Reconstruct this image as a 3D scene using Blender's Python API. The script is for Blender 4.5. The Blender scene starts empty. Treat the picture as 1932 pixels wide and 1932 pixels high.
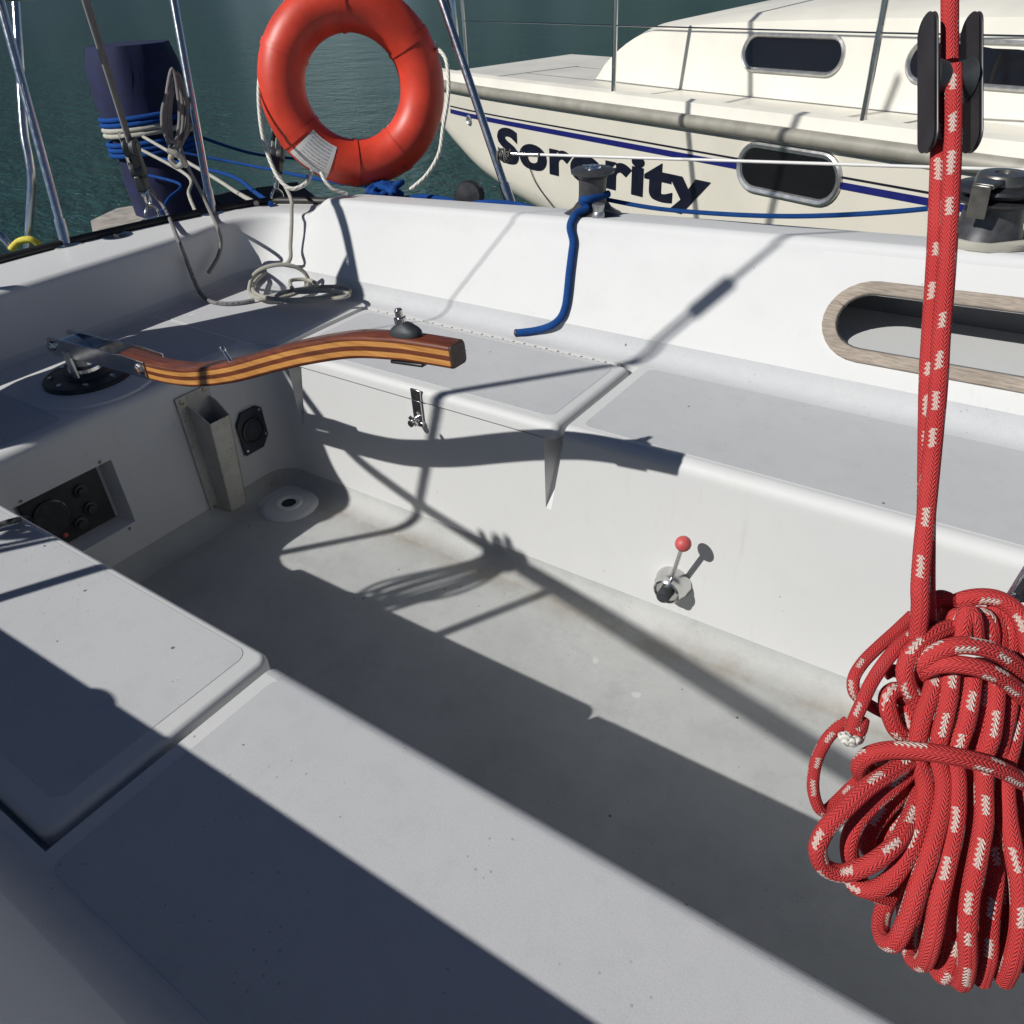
import bpy, bmesh, math, random
from mathutils import Vector, Matrix
random.seed(7)
S = bpy.context.scene
COL = S.collection
rad = math.radians

# ------------------------------------------------------------------ camera
PXW = 1932.0; PC = 966.0; FPX = 1472.25; CAMZ = 1.25
_p, _y, _r = rad(34.91), rad(-36.367), rad(-3.394)
FW = Vector((math.sin(_y)*math.cos(_p), math.cos(_y)*math.cos(_p), -math.sin(_p)))
_r0 = Vector((math.cos(_y), -math.sin(_y), 0)); _u0 = _r0.cross(FW)
RT = _r0*math.cos(_r) + _u0*math.sin(_r)
UP = _u0*math.cos(_r) - _r0*math.sin(_r)
CAM = Vector((0, 0, CAMZ))
cd = bpy.data.cameras.new("Camera"); co = bpy.data.objects.new("Camera", cd); COL.objects.link(co)
m = Matrix((RT, UP, -FW)).transposed().to_4x4(); m.translation = CAM
co.matrix_world = m
cd.sensor_width = 36; cd.sensor_fit = 'HORIZONTAL'; cd.lens = 36*FPX/PXW
cd.clip_start = 0.02; cd.clip_end = 20000
S.camera = co

# ------------------------------------------------------------------ light
SUN = Vector((.63, 1.154, -1.0)).normalized()          # direction the light travels
ELEV = math.asin(-SUN.z); ROT = math.atan2(-SUN.x, -SUN.y)
w = bpy.data.worlds.new("World"); S.world = w; w.use_nodes = True
nt = w.node_tree; bg = nt.nodes["Background"]
sk = nt.nodes.new("ShaderNodeTexSky"); sk.sky_type = 'NISHITA'; sk.sun_disc = False
sk.sun_elevation = ELEV; sk.sun_rotation = ROT; sk.air_density = 0.6; sk.dust_density = 0.0; sk.ozone_density = 3.0
nt.links.new(sk.outputs[0], bg.inputs[0]); bg.inputs[1].default_value = 0.05
sd = bpy.data.lights.new("Sun", 'SUN'); so = bpy.data.objects.new("Sun", sd); COL.objects.link(so)
sd.energy = 4.5; sd.angle = rad(0.53); sd.color = (1, .975, .935)
so.rotation_euler = SUN.to_track_quat('-Z', 'Y').to_euler(); so.location = (-6, -11, 10)
S.view_settings.view_transform = 'Standard'; S.view_settings.look = 'None'
S.view_settings.exposure = 0.0; S.view_settings.gamma = 1.0; S.view_settings.use_curve_mapping = False

# ------------------------------------------------------------------ pixel -> place helpers
def ray(x, y): return FW + RT*((x-PC)/FPX) - UP*((y-PC)/FPX)
def at(x, y, d): return CAM + ray(x, y)*d
def on_z(x, y, z): d = ray(x, y); return CAM + d*((z-CAMZ)/d.z)
def on_y(x, y, Y): d = ray(x, y); return CAM + d*(Y/d.y)
def on_x(x, y, X): d = ray(x, y); return CAM + d*(X/d.x)

# ------------------------------------------------------------------ materials
class G:
    """tiny node-graph helper"""
    def __init__(s, name):
        s.m = bpy.data.materials.new(name); s.m.use_nodes = True
        s.t = s.m.node_tree; s.b = s.t.nodes["Principled BSDF"]
        s.out = s.t.nodes["Material Output"]
    def n(s, k, **kw):
        q = s.t.nodes.new(k)
        for a, b in kw.items(): setattr(q, a, b)
        return q
    def l(s, a, b): s.t.links.new(a, b)
    def put(s, sock, v):
        if hasattr(v, 'is_output') or isinstance(v, bpy.types.NodeSocket): s.l(v, sock)
        else: sock.default_value = v
    def math(s, op, a, b=0.0, c=0.0):
        q = s.n("ShaderNodeMath", operation=op)
        s.put(q.inputs[0], a); s.put(q.inputs[1], b); s.put(q.inputs[2], c)
        return q.outputs[0]
    def coord(s, which="Object"): return s.n("ShaderNodeTexCoord").outputs[which]
    def noise(s, vec, scale, detail=4, rough=.55, col=False):
        q = s.n("ShaderNodeTexNoise"); s.l(vec, q.inputs["Vector"])
        q.inputs["Scale"].default_value = scale; q.inputs["Detail"].default_value = detail; q.inputs["Roughness"].default_value = rough
        return q.outputs[1 if col else 0]
    def voro(s, vec, scale):
        q = s.n("ShaderNodeTexVoronoi"); s.l(vec, q.inputs["Vector"]); q.inputs["Scale"].default_value = scale
        return q
    def ramp(s, f, stops):
        q = s.n("ShaderNodeValToRGB"); s.l(f, q.inputs[0]); e = q.color_ramp.elements
        while len(e) < len(stops): e.new(.5)
        for i, (p, c) in enumerate(stops):
            e[i].position = p; e[i].color = (c[0], c[1], c[2], 1) if isinstance(c, (tuple, list)) else (c, c, c, 1)
        return q.outputs[0]
    def mix(s, f, a, b):
        q = s.n("ShaderNodeMix", data_type='RGBA')
        s.put(q.inputs[0], f)
        s.put(q.inputs[6], a if not isinstance(a, tuple) else (*a[:3], 1)); s.put(q.inputs[7], b if not isinstance(b, tuple) else (*b[:3], 1))
        return q.outputs[2]
    def bump(s, h, strength, dist=.001):
        q = s.n("ShaderNodeBump"); s.l(h, q.inputs["Height"]); q.inputs["Strength"].default_value = strength; q.inputs["Distance"].default_value = dist
        s.l(q.outputs[0], s.b.inputs["Normal"])
    def set(s, **kw):
        for k, v in kw.items():
            k = {'color': "Base Color", 'rough': "Roughness", 'metal': "Metallic", 'spec': "Specular IOR Level", 'coat': "Coat Weight", 'crough': "Coat Roughness"}.get(k, k)
            if isinstance(v, tuple) and len(v) == 3: v = (*v, 1)
            s.put(s.b.inputs[k], v)
        return s

MAT = {}
def simple(name, col, rough=.5, metal=0, var=.12, scale=30, bump=0, coat=0, spec=.5):
    g = G(name); c = g.coord()
    nz = g.noise(c, scale, 5)
    g.set(color=g.mix(g.ramp(nz, [(.3, 0), (.7, 1)]), tuple(x*(1-var) for x in col), tuple(min(1, x*(1+var)) for x in col)), metal=metal, coat=coat, spec=spec)
    g.set(rough=g.math('MULTIPLY_ADD', nz, .2, rough-.1))
    if bump: g.bump(g.noise(c, scale*6, 3), bump)
    MAT[name] = g.m
    return g.m

def gelcoat():
    g = G("gelcoat"); c = g.coord()
    n1 = g.noise(c, 2.2, 5); n2 = g.noise(c, 14, 6, .65)
    base = g.mix(g.ramp(n1, [(.35, 0), (.7, 1)]), (.585, .59, .585), (.615, .62, .61))
    base = g.mix(g.math('MULTIPLY', g.ramp(n2, [(.55, 0), (.8, 1)]), .16), base, (.49, .475, .44))
    mp = g.n("ShaderNodeMapping"); g.l(c, mp.inputs[0]); mp.inputs["Scale"].default_value = (16, 16, 1.6)
    run = g.math('MULTIPLY', g.ramp(g.noise(mp.outputs[0], 3.2, 5, .7), [(.56, 0), (.74, 1)]), g.ramp(n1, [(.45, 0), (.65, 1)]))
    base = g.mix(g.math('MULTIPLY', run, .20), base, (.40, .37, .31))
    mp2 = g.n("ShaderNodeMapping"); g.l(c, mp2.inputs[0]); mp2.inputs["Scale"].default_value = (9, 60, 60); mp2.inputs["Rotation"].default_value = (.3, .5, .6)
    scuff = g.math('MULTIPLY', g.ramp(g.noise(mp2.outputs[0], 4, 3, .6), [(.66, 0), (.72, 1)]), g.ramp(g.noise(c, 3.7, 2), [(.52, 0), (.62, 1)]))
    base = g.mix(g.math('MULTIPLY', scuff, .28), base, (.36, .36, .36))
    v = g.voro(c, 23); r = g.noise(c, 5, 2)
    spot = g.math('MULTIPLY', g.math('LESS_THAN', v.outputs[0], .045), g.math('GREATER_THAN', r, .57))
    base = g.mix(g.math('MULTIPLY', spot, .6), base, (.22, .19, .16))
    g.set(color=base, rough=g.math('MULTIPLY_ADD', n2, .2, .38), spec=.10)
    g.bump(g.noise(c, 3.5, 3), .10, .01)
    MAT["gelcoat"] = g.m
gelcoat()

def nonskid(name, a, b, stain=False):
    g = G(name); c = g.coord()
    n1 = g.noise(c, 3.0, 6, .6); n2 = g.noise(c, 26, 5, .7); fine = g.noise(c, 420, 2, .6)
    base = g.mix(g.ramp(n1, [(.3, 0), (.72, 1)]), a, b)
    base = g.mix(g.math('MULTIPLY', g.ramp(n2, [(.5, 0), (.75, 1)]), .22), base, tuple(x*.72 for x in a))
    base = g.mix(g.math('MULTIPLY', g.ramp(fine, [(.42, 0), (.62, 1)]), .16), base, tuple(x*.62 for x in a))
    v = g.voro(c, 19); r = g.noise(c, 7, 2)
    spot = g.math('MULTIPLY', g.math('LESS_THAN', v.outputs[0], .055), g.math('GREATER_THAN', r, .53))
    base = g.mix(g.math('MULTIPLY', spot, .8), base, (.06, .055, .05))
    vg = g.voro(c, 70); rg = g.noise(c, 9, 3)
    grit = g.math('MULTIPLY', g.math('LESS_THAN', vg.outputs[0], .12), g.math('GREATER_THAN', rg, .56))
    base = g.mix(g.math('MULTIPLY', grit, .38), base, (.14, .13, .115))
    smear = g.ramp(g.noise(c, 8.5, 7, .78), [(.50, 0), (.68, 1)])
    base = g.mix(g.math('MULTIPLY', smear, .34 if stain else .12), base, tuple(x*.70 for x in a))
    v2 = g.voro(c, 7.3); r2 = g.noise(c, 3.1, 2)
    pale = g.math('MULTIPLY', g.math('LESS_THAN', g.math('ADD', v2.outputs[0], g.math('MULTIPLY', n2, .25)), .19), g.math('GREATER_THAN', r2, .5))
    base = g.mix(g.math('MULTIPLY', pale, .45), base, tuple(min(1, x*1.28) for x in b))
    if stain:   # brownish grime that has collected along the foot of the seat fronts
        sp = g.n("ShaderNodeSeparateXYZ"); g.l(c, sp.inputs[0])
        d = g.math('ABSOLUTE', g.math('SUBTRACT', sp.outputs[1], 1.185))
        band = g.math('SUBTRACT', 1.0, g.math('MULTIPLY', d, 16.0)); band = g.math('MAXIMUM', band, 0)
        band = g.math('MULTIPLY', band, g.ramp(g.noise(c, 5.5, 6, .72), [(.38, 0), (.66, 1)]))
        base = g.mix(g.math('MULTIPLY', band, .62), base, (.25, .20, .14))
    g.set(color=base, rough=.72, spec=.25)
    g.bump(g.math('ADD', fine, g.math('MULTIPLY', n2, .15)), .16, .0010)
    MAT[name] = g.m
nonskid("nonskid_seat", (.485, .495, .505), (.53, .535, .54))
nonskid("nonskid_sole", (.375, .385, .375), (.485, .49, .48), True)

def stainless():
    g = G("stainless"); c = g.coord(); n = g.noise(c, 60, 4)
    g.set(color=g.mix(n, (.55, .55, .54), (.75, .74, .72)), metal=1.0, rough=g.math('MULTIPLY_ADD', n, .18, .10)); MAT["stainless"] = g.m
stainless()
simple("black_metal", (.022, .022, .024), .38, 0, .3, 40)
simple("anodized", (.085, .085, .09), .42, .55, .2, 60)
simple("winch_grey", (.17, .165, .15), .36, .8, .2, 50)
simple("rubber", (.028, .033, .036), .55, 0, .2, 80, .15)
simple("navy_plastic", (.018, .026, .045), .42, 0, .2, 50)
simple("toe_black", (.02, .019, .018), .5, 0, .3, 40)
simple("red_ball", (.50, .085, .085), .5, 0, .12, 60)
simple("buoy_red", (.60, .048, .022), .45, 0, .20, 11, .12)
simple("cream_hull", (.63, .60, .51), .28, 0, .045, 3, 0, .3)
simple("cream_deck", (.72, .695, .61), .45, 0, .05, 4)
simple("bottom_paint", (.03, .09, .065), .6, 0, .3, 6)
simple("stripe_blue", (.010, .013, .125), .35, 0, .08, 20)
simple("letter_navy", (.005, .006, .016), .4, 0, .1, 20)
simple("rub_rail", (.30, .285, .24), .5, .1, .15, 12)
simple("alloy", (.52, .52, .51), .36, .85, .12, 40)
simple("dark_glass", (.008, .007, .008), .08, 0, .2, 5)
simple("canvas_blue", (.006, .010, .05), .82, 0, .35, 12, .3)
simple("shade_canvas", (.03, .045, .13), .85, 0, .25, 15, .3)
simple("yellow_line", (.65, .55, .06), .7, 0, .2, 60)
simple("dock_wood", (.36, .33, .285), .85, 0, .3, 14, .4)
simple("dock_shaded", (.035, .03, .026), .9, 0, .4, 8, .3)  # shadow over the dock put into the colour of planks and float
simple("brass_dark", (.30, .27, .20), .4, .8, .2, 60)
simple("white_plastic", (.72, .71, .68), .45, 0, .06, 20)
simple("locker_shade", (.16, .165, .17), .7, 0, .15, 9)  # dark colour stands in for the shade inside the cave locker
simple("hole_shade", (.03, .03, .032), .8)
simple("shore_green", (.045, .06, .045), .95, 0, .4, .02)
simple("lens_clear", (.045, .045, .043), .15, 0, .25, 40)

def pocket_metal():
    g = G("pocket_alloy"); c = g.coord(); n = g.noise(c, 9, 6, .7); n2 = g.noise(c, 55, 5, .75); v = g.voro(c, 130)
    base = g.mix(g.ramp(n, [(.3, 0), (.7, 1)]), (.40, .385, .335), (.56, .545, .49))
    base = g.mix(g.ramp(n2, [(.58, 0), (.72, .8)]), base, (.15, .14, .12))
    spot = g.math('MULTIPLY', g.math('LESS_THAN', v.outputs[0], .16), g.math('GREATER_THAN', n2, .5))
    base = g.mix(g.math('MULTIPLY', spot, .85), base, (.05, .045, .04))
    g.set(color=base, metal=.15, rough=.62); g.bump(n2, .25, .002); MAT["pocket_alloy"] = g.m
pocket_metal()

def wood(name, a, b, rough, coat, sc=(1.2, 22, 22)):
    g = G(name); c = g.coord()
    mp = g.n("ShaderNodeMapping"); g.l(c, mp.inputs[0]); mp.inputs["Scale"].default_value = sc
    n = g.noise(mp.outputs[0], 6, 6, .65); n2 = g.noise(c, 9, 3)
    col = g.mix(g.ramp(n, [(.34, 0), (.64, 1)]), tuple(x*.8 for x in a), b)
    col = g.mix(g.math('MULTIPLY', g.ramp(n2, [(.4, 0), (.7, 1)]), .4), col, tuple(x*.6 for x in a))
    g.set(color=col, rough=rough, coat=coat, crough=.12); g.bump(n, .15 if coat else .5, .0008); MAT[name] = g.m
wood("mahogany", (.10, .020, .006), (.19, .048, .014), .45, .22)
wood("ash_wood", (.50, .21, .045), (.64, .31, .085), .42, .22)
wood("end_grain", (.055, .028, .018), (.10, .055, .035), .6, .2, (60, 60, 60))
wood("grey_teak", (.27, .225, .18), (.42, .36, .30), .85, 0, (5, 55, 55))

def rope_mat(name, base, dark, fleck=None, n=8, lay=False, spread=1.5, amount=.33, strength=.9):
    """braided / laid rope on tubes whose UV is (turn, length in circumferences)"""
    g = G(name); sp = g.n("ShaderNodeSeparateXYZ"); g.l(g.coord("UV"), sp.inputs[0])
    u, v = sp.outputs[0], g.math('ADD', sp.outputs[1], g.math('MULTIPLY', g.n("ShaderNodeObjectInfo").outputs['Random'], 37.0))
    if lay:
        h = g.math('ABSOLUTE', g.math('SINE', g.math('MULTIPLY', g.math('ADD', g.math('MULTIPLY', u, 3), g.math('MULTIPLY', v, 2.0)), math.pi)))
    else:
        cf_ = g.math('ABSOLUTE', g.math('SUBTRACT', g.math('FRACT', g.math('MULTIPLY', u, n)), .5))
        ph = g.math('ADD', g.math('MULTIPLY', v, n*1.5), g.math('MULTIPLY', cf_, 2.2))
        a = g.math('MULTIPLY_ADD', g.math('SINE', g.math('MULTIPLY', ph, 2*math.pi)), .5, .5)
        gap = g.math('MINIMUM', g.math('MULTIPLY', g.math('MINIMUM', cf_, g.math('SUBTRACT', .5, cf_)), 9.0), 1.0)
        h = g.math('MULTIPLY', a, g.math('MULTIPLY_ADD', gap, .5, .5))
    nz = g.noise(g.coord(), 25, 4)
    v0 = v; v = g.math('ADD', v, g.math('MULTIPLY', g.noise(g.coord(), 22, 2), .9))
    col = g.mix(g.math('MULTIPLY', g.math('SUBTRACT', 1.0, h), .62), base, dark)
    col = g.mix(g.math('MULTIPLY', g.ramp(nz, [(.4, 0), (.75, 1)]), .3), col, tuple(min(1, x*1.25+.02) for x in base))
    if fleck:
        c4 = g.math('MULTIPLY', u, 4); ci = g.math('FLOOR', c4); cf = g.math('FRACT', c4)
        zig = g.math('ADD', g.math('MULTIPLY', g.math('SINE', g.math('MULTIPLY', v0, n*1.5*2*math.pi)), .09), g.math('MULTIPLY_ADD', g.noise(g.coord(), 60, 2), .5, -.25))
        s1 = g.math('FRACT', g.math('ADD', g.math('MULTIPLY', v, spread), g.math('MULTIPLY', ci, .37)))
        rnd = g.math('FRACT', g.math('MULTIPLY', g.math('SINE', g.math('ADD', g.math('MULTIPLY', ci, 12.9898), g.math('MULTIPLY', g.math('FLOOR', g.math('ADD', g.math('MULTIPLY', v, spread), g.math('MULTIPLY', ci, .37))), 78.233))), 43758.5))
        keep = g.math('GREATER_THAN', rnd, .36)
        inn = g.math('MULTIPLY', g.math('GREATER_THAN', g.math('ADD', cf, zig), .30), g.math('LESS_THAN', g.math('ADD', cf, zig), .72))
        msk = g.math('MULTIPLY', g.math('MULTIPLY', inn, keep), g.math('LESS_THAN', s1, g.math('MULTIPLY_ADD', rnd, .22, amount-.16)))
        col = g.mix(g.math('MULTIPLY', msk, g.math('MULTIPLY_ADD', h, .5, .5)), col, fleck)
    g.set(color=col, rough=.85, spec=.2); g.bump(h, strength, .0014); MAT[name] = g.m
rope_mat("rope_red", (.62, .062, .06), (.30, .018, .02), (.68, .62, .54), 8, False, 1.35, .46, .8)
rope_mat("rope_blue", (.008, .075, .29), (.003, .02, .09))
rope_mat("rope_bright_blue", (.007, .075, .32), (.003, .025, .12))
rope_mat("rope_white", (.56, .54, .47), (.30, .285, .24))
rope_mat("rope_grey", (.36, .35, .33), (.17, .165, .16))
rope_mat("rope_flecked", (.30, .29, .29), (.12, .115, .12), (.05, .04, .06), 6, False, 2.2, .4)
rope_mat("rope_laid", (.70, .68, .60), (.22, .21, .18), None, 8, True)
rope_mat("rope_teal", (.35, .55, .55), (.18, .33, .34))

def water_mat():
    g = G("water"); c = g.coord()
    mp = g.n("ShaderNodeMapping"); g.l(c, mp.inputs[0]); mp.inputs["Scale"].default_value = (1, 1.7, 1); mp.inputs["Rotation"].default_value = (0, 0, .5)
    n1 = g.noise(mp.outputs[0], 2.6, 5, .6); n2 = g.noise(mp.outputs[0], 9, 4, .6); n3 = g.noise(c, .35, 3); n0 = g.noise(mp.outputs[0], .7, 3)
    col = g.mix(n3, (.014, .052, .050), (.022, .070, .066))
    g.set(color=col, rough=.07, spec=.5, IOR=1.33)
    g.bump(g.math('ADD', g.math('MULTIPLY', n0, 1.6), g.math('ADD', n1, g.math('MULTIPLY', n2, .45))), 1.0, .17); MAT["water"] = g.m
water_mat()

def label_mat():
    g = G("buoy_label"); sp = g.n("ShaderNodeSeparateXYZ"); g.l(g.coord("UV"), sp.inputs[0])
    row = g.math('FRACT', g.math('MULTIPLY', sp.outputs[1], 11)); ink = g.noise(g.coord("UV"), 34, 2)
    msk = g.math('MULTIPLY', g.math('LESS_THAN', row, .5), g.math('GREATER_THAN', ink, .47))
    edge = g.math('MULTIPLY', g.math('GREATER_THAN', sp.outputs[0], .12), g.math('LESS_THAN', sp.outputs[0], .88))
    g.set(color=g.mix(g.math('MULTIPLY', g.math('MULTIPLY', msk, edge), .75), (.66, .65, .62), (.20, .20, .22)), rough=.5); MAT["buoy_label"] = g.m
label_mat()

# ------------------------------------------------------------------ mesh helpers
def place(o, parent):
    if parent is not None:
        o.parent = parent
        base = parent.get("_base")
        b = Vector(base) if base is not None else Vector((0, 0, 0))
        o.matrix_parent_inverse = Matrix.Translation(-b)
def thing(name, label, cat, loc=(0, 0, 0), group=None, kind=None):
    o = bpy.data.objects.new(name, None); COL.objects.link(o); o.location = loc; o["_base"] = tuple(loc); o.empty_display_size = .05
    o["label"] = label; o["category"] = cat
    if group: o["group"] = group
    return o
def tag(o, label, cat, group=None):
    o["label"] = label; o["category"] = cat
    if group: o["group"] = group
    return o
def mesh(name, V, F, mat, parent=None, smooth=True, angle=35, uv=None):
    me = bpy.data.meshes.new(name); me.from_pydata([tuple(v) for v in V], [], F); me.update()
    me.materials.append(MAT[mat])
    if uv:
        L = me.uv_layers.new(name="UVMap")
        for i, q in enumerate(uv): L.data[i].uv = q
    if smooth:
        me.shade_smooth(); me.set_sharp_from_angle(angle=rad(angle))
    o = bpy.data.objects.new(name, me); COL.objects.link(o); place(o, parent)
    return o
class MB:
    def __init__(s): s.V = []; s.F = []
    def add(s, V, F):
        k = len(s.V); s.V += [tuple(v) for v in V]; s.F += [tuple(i+k for i in f) for f in F]; return s
    def box(s, c, sx, sy, sz, R=None):
        c = Vector(c); P = []
        for x, y, z in ((-1,-1,-1),(1,-1,-1),(1,1,-1),(-1,1,-1),(-1,-1,1),(1,-1,1),(1,1,1),(-1,1,1)):
            v = Vector((x*sx/2, y*sy/2, z*sz/2)); P.append(c + (R @ v if R else v))
        return s.add(P, [(3,2,1,0),(4,5,6,7),(0,1,5,4),(1,2,6,5),(2,3,7,6),(3,0,4,7)])
    def lathe(s, o, axis, prof, n=28):
        o = Vector(o); a = Vector(axis).normalized(); x = a.orthogonal().normalized(); y = a.cross(x)
        V = []; F = []; m = len(prof)
        for r, h in prof:
            for i in range(n):
                t = 2*math.pi*i/n; V.append(o + a*h + (x*math.cos(t) + y*math.sin(t))*max(r, 1e-5))
        for j in range(m-1):
            for i in range(n):
                k = (i+1) % n; F.append((j*n+i, j*n+k, (j+1)*n+k, (j+1)*n+i))
        return s.add(V, F)
    def bar(s, a, b, r, n=12):
        a = Vector(a); b = Vector(b); L = (b-a).length
        return s.lathe(a, b-a, [(0, 0), (r, 0), (r, L), (0, L)], n)
    def quad(s, *P): return s.add(P, [tuple(range(len(P)))])
    def build(s, name, mat, parent=None, smooth=True, angle=35, bevel=0):
        o = mesh(name, s.V, s.F, mat, parent, smooth, angle)
        if bevel:
            b = o.modifiers.new("bevel", 'BEVEL'); b.width = bevel; b.segments = 2; b.limit_method = 'ANGLE'; b.angle_limit = rad(40)
        return o
def catmull(P, sub=8, closed=False):
    P = [Vector(p) for p in P]; n = len(P); out = []
    rng = range(n) if closed else range(n-1)
    for i in rng:
        if closed: a, b, c, d = P[(i-1) % n], P[i], P[(i+1) % n], P[(i+2) % n]
        else: a, b, c, d = P[max(i-1, 0)], P[i], P[i+1], P[min(i+2, n-1)]
        for k in range(sub):
            t = k/sub; t2 = t*t; t3 = t2*t
            out.append(.5*((2*b) + (c-a)*t + (2*a-5*b+4*c-d)*t2 + (3*b-a-3*c+d)*t3))
    if not closed: out.append(P[-1])
    return out
def tube(name, P, r, mat, parent=None, n=12, closed=False, taper=None):
    """tube along points with UV (turn, length / circumference); capped ends"""
    P = [Vector(p) for p in P]; m = len(P); T = []
    for i in range(m):
        if closed: t = P[(i+1) % m] - P[(i-1) % m]
        else: t = P[min(i+1, m-1)] - P[max(i-1, 0)]
        T.append(t.normalized() if t.length > 1e-9 else Vector((0, 0, 1)))
    N = T[0].orthogonal().normalized(); V = []; Ls = [0]
    for i in range(m):
        if i:
            N = (N - T[i]*N.dot(T[i])); N = N.normalized() if N.length > 1e-9 else T[i].orthogonal().normalized()
            Ls.append(Ls[-1] + (P[i]-P[i-1]).length)
        B = T[i].cross(N); rr = r*(taper(i/(m-1)) if taper else 1)
        for k in range(n):
            a = 2*math.pi*k/n; V.append(P[i] + (N*math.cos(a) + B*math.sin(a))*rr)
    F = []; uv = []; ci = 2*math.pi*r
    for i in range(m if closed else m-1):
        j = (i+1) % m; l0 = Ls[i]/ci; l1 = (Ls[j] if j else Ls[-1] + (P[0]-P[-1]).length)/ci
        for k in range(n):
            q = (k+1) % n; F.append((i*n+k, i*n+q, j*n+q, j*n+k))
            uv += [(k/n, l0), ((k+1)/n, l0), ((k+1)/n, l1), (k/n, l1)]
    if not closed:
        F.append(tuple(range(n-1, -1, -1))); uv += [(0, 0)]*n
        F.append(tuple((m-1)*n+k for k in range(n))); uv += [(0, 0)]*n
    return mesh(name, V, F, mat, parent, True, 50, uv)
def rope(name, P, r, mat, parent=None, n=12, sub=8, closed=False, taper=None):
    return tube(name, catmull(P, sub, closed), r, mat, parent, n, closed, taper)
def rrect(x0, x1, y0, y1, r, k=6):
    out = []
    for cx, cy, a0 in ((x1-r, y1-r, 0), (x0+r, y1-r, 90), (x0+r, y0+r, 180), (x1-r, y0+r, 270)):
        for i in range(k+1):
            a = rad(a0 + 90*i/k); out.append((cx + r*math.cos(a), cy + r*math.sin(a)))
    return out
def rslab(x0, x1, y0, y1, cr, z0, z1, er, k=6, es=4):
    """rounded rectangle plate with a rounded top edge"""
    b = MB(); rings = []
    rings.append([(x, y, z0) for x, y in rrect(x0, x1, y0, y1, cr, k)])
    for i in range(es+1):
        a = math.pi/2*i/es; ins = er*(1-math.cos(a)); z = z1 - er + er*math.sin(a)
        rings.append([(x, y, z) for x, y in rrect(x0+ins, x1-ins, y0+ins, y1-ins, max(cr-ins, .0008), k)])
    V = [p for r_ in rings for p in r_]; n = len(rings[0]); F = []
    for j in range(len(rings)-1):
        for i in range(n):
            q = (i+1) % n; F.append((j*n+i, j*n+q, (j+1)*n+q, (j+1)*n+i))
    F.append(tuple((len(rings)-1)*n+i for i in range(n))); F.append(tuple(range(n-1, -1, -1)))
    return b.add(V, F)
def lerp(a, b, t): return a + (b-a)*t
def sstep(a, b, x):
    t = max(0, min(1, (x-a)/(b-a))); return t*t*(3-2*t)

# ================================================================== OWN YACHT
ZS = .435; YC = .85; YP = 1.25; YS = .45; XA = -1.765; XF = .75
mir = lambda y: 2*YC - y
YB = 1.615
yacht = thing("sailing_yacht", "white sailing yacht cockpit with grey non-skid seats and sole filling the foreground", "sailboat", (-.8, YC, -.2))

# ---- foot-well plan path (port fwd -> aft -> starboard fwd): points with outward normals
NX0, NX1 = -.822, -.772          # forward gutter notch
AX0, AX1 = -1.645, -1.590        # after gutter notch
RC = .075
path = []
for x in (XF, .4, .1, -.2, -.5, NX1+.025, NX1, NX0, -1.0, -1.2, -1.4, AX1, AX0, XA+RC): path.append((x, YP, 0, 1))
for i in range(1, 9):
    a = rad(90 + 90*i/8); path.append((XA+RC+RC*math.cos(a), YP-RC+RC*math.sin(a), math.cos(a), math.sin(a)))
for y in (1.0, .766, .521): path.append((XA, y, -1, 0))
for i in range(0, 9):
    a = rad(180 + 90*i/8)
    if i == 0: path.append((XA, YS+RC, -1, 0))
    else: path.append((XA+RC+RC*math.cos(a), YS+RC+RC*math.sin(a), math.cos(a), math.sin(a)))
for x in (AX0, AX1, -1.4, -1.2, -1.0, NX0, NX1, NX1+.025, -.5, -.2, .1, .4, XF): path.append((x, YS, 0, -1))
def sweep(path, prof, skip=None):
    b = MB(); m = len(prof)
    V = [(x+nx*o, y+ny*o, z) for x, y, nx, ny in path for o, z in prof]; F = []
    for i in range(len(path)-1):
        for j in range(m-1):
            if skip and skip(i, j): continue
            F.append((i*m+j, i*m+j+1, (i+1)*m+j+1, (i+1)*m+j))
    return b.add(V, F)
zl = [.048, .13, .213, .315, .40, .411]
prof = [(0, z) for z in zl] + [(.024*(1-math.cos(rad(a))), .411+.024*math.sin(rad(a))) for a in (18, 36, 54, 72, 90)]
def skipw(i, j):
    x0, y0 = path[i][:2]; x1, y1 = path[i+1][:2]; xm = (x0+x1)/2; side = abs(y0-y1) < 1e-6
    zlo = prof[j][1]
    if side:
        if (NX0 < xm < NX1 or AX0 < xm < AX1) and zlo > .2129: return True
        if AX0-.001 < xm < NX1 and zlo > .3999: return True
    elif abs(x0-x1) < 1e-6 and abs(x0-XA) < 1e-6 and .52 < (y0+y1)/2 < .767 and .1299 < zlo < .3149: return True
    return False
wall = sweep(path, prof, skipw)
for mm in (lambda y: y, mir):
    for xl, xr in ((NX0, NX1), (AX0, AX1)):
        dp = .09; yb = lambda d: mm(YP+d)
        wall.quad((xl, yb(0), .213), (xl, yb(0), .40), (xl, yb(dp), .40))
        xq = xl+.014
        wall.quad((xq, yb(0), .213), (xr, yb(dp), .40), (xr, yb(0), .40))
        wall.quad((xl, yb(0), .213), (xl, yb(dp), .40), (xr, yb(dp), .40), (xq, yb(0), .213))
        wall.quad((xq, yb(0), .213), (xr, yb(0), .213), (xr, yb(0), .40))
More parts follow.
